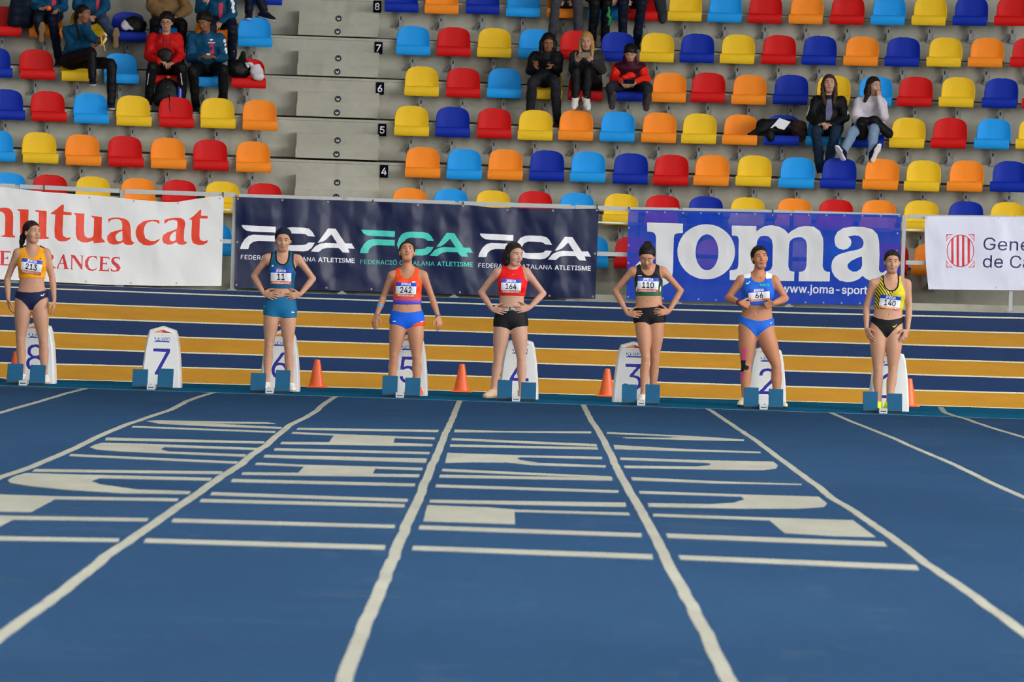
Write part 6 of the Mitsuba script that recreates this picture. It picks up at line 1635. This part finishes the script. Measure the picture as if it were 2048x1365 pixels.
s = seated('boy in maroon vest with red sleeves looking at a phone', 4, ZR3, dict(head=(1500, 432, -.14), neck=(1495, 555, -.07), sl=(1330, 620), sr=(1640, 620), el=(1278, 770, -.12), er=(1710, 770, -.12), wl=(1380, 800, -.33), wr=(1580, 795, -.33), hl=(1420, 880), hr=(1590, 880), kl=(1240, 870, -.40), kr=(1730, 880, -.40), al=(1255, 1070, -.44), ar=(1700, 1090, -.44)),
           (-4, 26, 0), SKIN['light'], F_SCAR, F_JEANSK, (fabric('shoe_grey', (70, 72, 74), .6), M_SOLED), [('l', (1440, 845, -.40), (.6, -.4, -.5), (35, 40, 30)), ('r', (1520, 830, -.40), (-.6, -.4, -.5), (35, 40, 30))], scale=.88, head_s=.93, hair=HAIR['black'], vest=F_MAROON, raised=('l', 'r'), feet={'l': (.1, -.4, .9), 'r': (.15, -.45, .88)}, hipw=.31, chestw=.31, waistw=.27)
hair_cap(s, 'hair', HAIR['black'], .019, -.001, -.045, noise_=.010, tex=60, N=(0, .45, .9))
s.decal([(1565, 555), (1590, 545), (1600, 565), (1575, 572)], 'print', M_PWHITE, s.tor, .026, ZR3, .02)
phone('black phone held by the boy in the maroon vest', ZR3, 1480, 800, s.D - .44, s, .148, .072, rot=(0, 40, 0))
blob('scarf', 'red woollen bundle on the lap of the boy in maroon vest', 'scarf', [ellip(at(ZR3, 1500, 720, s.D - .30), [.065, .05, .045], None, .02), ellip(at(ZR3, 1440, 745, s.D - .30), [.06, .05, .03], None, .02)], F_SCAR, .012)
# two women on the right
s = seated('spectator with long hair in a dark jacket and jeans, hands folded', 3, ZR5, dict(head=(1045, 232, -.06), neck=(1035, 405, -.03), sl=(885, 450), sr=(1190, 450), el=(815, 655, -.10), er=(1238, 655, -.10), wl=(915, 745, -.34), wr=(1080, 745, -.34), hl=(940, 826), hr=(1130, 826), kl=(880, 830, -.42), kr=(1120, 840, -.42), al=(945, 1190), ar=(1010, 1200)),
           (0, -4, 0), SKIN['fair'], F_JBLACK, F_JEANSD, (M_SHOEW, M_SOLED), [('l', (1010, 715, -.42), (.6, -.2, -.6), (55, 50, 30)), ('r', (975, 740, -.42), (-.6, -.2, -.6), (55, 50, 30))], hair=HAIR['brown'])
long_hair(s, HAIR['brown'], (-.02, -.27), (-.005, -.25), w=.028, fwd=-.05)
s.decal([(1010, 430), (1065, 430), (1080, 600), (1050, 690), (1000, 690), (995, 560)], 'shirt', F_LILAC, s.tor, .024, ZR5, .03, 'lilac shirt front')
for q in ([(780, 500), (800, 500), (790, 560), (760, 640), (745, 640)], [(1268, 560), (1280, 600), (1282, 640), (1258, 645), (1262, 600)]): s.decal(q, 'print', M_PWHITE, s.ua + s.fa, .022, ZR5, .03)
s = seated('spectator in white hoodie and pale jeans resting chin on hand', 3, ZR5, dict(head=(1600, 262, -.08), neck=(1545, 415, -.04), sl=(1415, 470), sr=(1690, 465), el=(1372, 680, -.08), er=(1725, 640, -.22), wl=(1400, 690, -.26), wr=(1660, 405, -.20), hl=(1460, 822), hr=(1640, 822), kl=(1330, 840, -.42), kr=(1600, 800, -.42), al=(1225, 1080, -.52), ar=(1570, 1100, -.46)),
           (34, 2, 3), SKIN['fair'], F_HOOD, F_JEANSL, (F_PNAVY, M_PWHITE), [('l', (1450, 665, -.34), (.5, -.2, -.8), (30, 35, 25)), ('r', (1655, 310, -.19), (-.6, .6, 0), (45, 50, 30))], hair=HAIR['dark'], raised=('l', 'r'), feet={'l': (-.35, -.55, .6), 'r': (.3, -.45, .85)})
long_hair(s, HAIR['dark'], (.04, -.20), (.04, -.22), w=.030, fwd=.02)
D3 = s.D
blob('coat', 'black coat lying on the lap of the white hoodie spectator', 'coat', [cone(at(ZR5, 1450, 700, D3 - .34), at(ZR5, 1620, 690, D3 - .34), .055, .05, .04), cone(at(ZR5, 1600, 690, D3 - .36), at(ZR5, 1780, 850, D3 - .38), .06, .06, .04), cone(at(ZR5, 1440, 730, D3 - .40), at(ZR5, 1460, 860, D3 - .30), .06, .07, .04)], F_JBLACK, .014)
# things lying on the seats
D3b = float(row_D(3, 1560)) - .17
blob('coat', 'black coat spread over the seats left of the folded hands', 'coat', [cone(at(ZR5, 230, 760, D3b - .12), at(ZR5, 560, 770, D3b - .12), .10, .10, .05), cone(at(ZR5, 240, 800, D3b - .18), at(ZR5, 60, 870, D3b - .18), .06, .03, .05), cone(at(ZR5, 310, 850, D3b - .25), at(ZR5, 320, 910, D3b - .27), .06, .05, .03)], F_JBLACK, .018)
blob('bag', 'brown furry bag beside the spread black coat', 'bag', [ellip(at(ZR5, 665, 790, D3b - .2), [.11, .10, .11], None, .03), ellip(at(ZR5, 700, 860, D3b - .24), [.07, .06, .09], None, .03)], fabric('fur_brown', (46, 34, 30), .9), .03, 22)
g = thing('paper', 'white sheet of paper on the spread black coat', 'paper')
q = [(315, 785), (430, 655), (568, 705), (485, 805), (420, 790), (375, 755), (340, 780)]
v, f = triangulate(Polygon(q)); w = at(ZR5, v[:, 0], v[:, 1], D3b - .285 + 0 * v[:, 0]); w[:, 1] += (w[:, 2] - w[:, 2].min()) * .45
obj(g, facing(w, f), M_PAPER, label='white sheet of paper on the spread black coat', cat='paper')
D4b = float(row_D(4, 490)) - .17
blob('bag', 'black bag on the red seat beside the stairs', 'bag', [ellip(at(ZR2, 1470, 830, D4b - .15), [.17, .12, .12], None, .05), cone(at(ZR2, 1500, 760, D4b - .12), at(ZR2, 1520, 640, D4b - .08), .07, .035, .04)], M_BLACKBAG, .02)
M_PLASTIC = mat('plastic_bag', (206, 202, 208), .3, .5)
blob('plastic_bag', 'crumpled white plastic bag on the red seat beside the stairs', 'plastic bag', [ellip(at(ZR2, 1680, 840, D4b - .27), [.085, .05, .085], None, .03), ellip(at(ZR2, 1700, 910, D4b - .29), [.075, .05, .05], None, .03), cone(at(ZR2, 1620, 770, D4b - .28), at(ZR2, 1545, 745, D4b - .28), .025, .012, .02), cone(at(ZR2, 1545, 745, D4b - .28), at(ZR2, 1580, 795, D4b - .28), .012, .014, .01)], M_PLASTIC, .022, 14)
D5b = float(row_D(5, 258)) - .17
blob('bag', 'black bag on the dark blue seat behind the red hoodie boy', 'bag', [ellip(at(ZR2, 230, 310, D5b - .12), [.16, .12, .13], None, .05)], M_BLACKBAG, .02)
blob('napkin', 'white crumpled napkin on the dark blue seat', 'napkin', [ellip(at(ZR2, 120, 305, D5b - .27), [.055, .04, .065], None, .02), cone(at(ZR2, 150, 320, D5b - .27), at(ZR2, 205, 345, D5b - .27), .025, .014, .02), cone(at(ZR2, 120, 280, D5b - .27), at(ZR2, 118, 245, D5b - .27), .025, .010, .02)], M_PLASTIC, .016, 16)
# backpack and bottle on the step before the red hoodie boy
D4c = float(row_D(4, 335)) - .52
g = thing('backpack', 'black backpack on the step before the red hoodie boy', 'backpack')
c = at(ZR2, 620, 1060, D4c)
body = blob('body', '', '', [ellip(c + V3(0, 0, -.03), [.155, .09, .17], None, .05), ellip(c + V3(0, -.05, -.08), [.12, .06, .09], None, .03), cone(c + V3(-.1, 0, -.14), c + V3(.1, 0, -.14), .085, .085, .05)], M_BLACKBAG, .008, parent=g)
obj(g + '__handle', tube([c + V3(-.04, 0, .12), c + V3(-.02, -.01, .155), c + V3(.02, -.01, .155), c + V3(.04, 0, .12)], .010, 8), M_BLACK)
obj(g + '__tag', trimesh.creation.icosphere(2, .022).apply_scale([1.1, .6, .8]).apply_translation(c + V3(.01, -.02, .155)), M_CONE, True, label='orange tag')
obj(g + '__strap', tube([at(ZR2, 640, 1115, D4c - .09), at(ZR2, 648, 1200, D4c - .30), at(ZR2, 642, 1260, D4c - .31), at(ZR2, 660, 1330, D4c - .31)], .006, 6), M_BLACK)
obj(g + '__buckle', trimesh.creation.icosphere(1, .008).apply_translation(at(ZR2, 627, 1038, D4c - .105)), M_STEEL)
g = thing('bottle', 'blue drinking bottle with a shiny cap beside the black backpack', 'bottle')
c = at(ZR2, 772, 1010, D4c - .06); z0 = edge_z(3, 335)
b = lathe([(0, 0), (.030, 0), (.032, .01), (.032, c[2] - z0 - .02), (.02, c[2] - z0 + .01), (0, c[2] - z0 + .01)], 18); b.apply_translation([c[0], c[1], z0]); obj(g + '__body', b, mat('bottle_blue', (24, 50, 160), .25), 40)
b = lathe([(0, 0), (.020, 0), (.020, .035), (.012, .045), (.010, .06), (0, .062)], 16); b.apply_translation([c[0], c[1], c[2] + .01]); obj(g + '__cap', b, M_STEEL, 40)
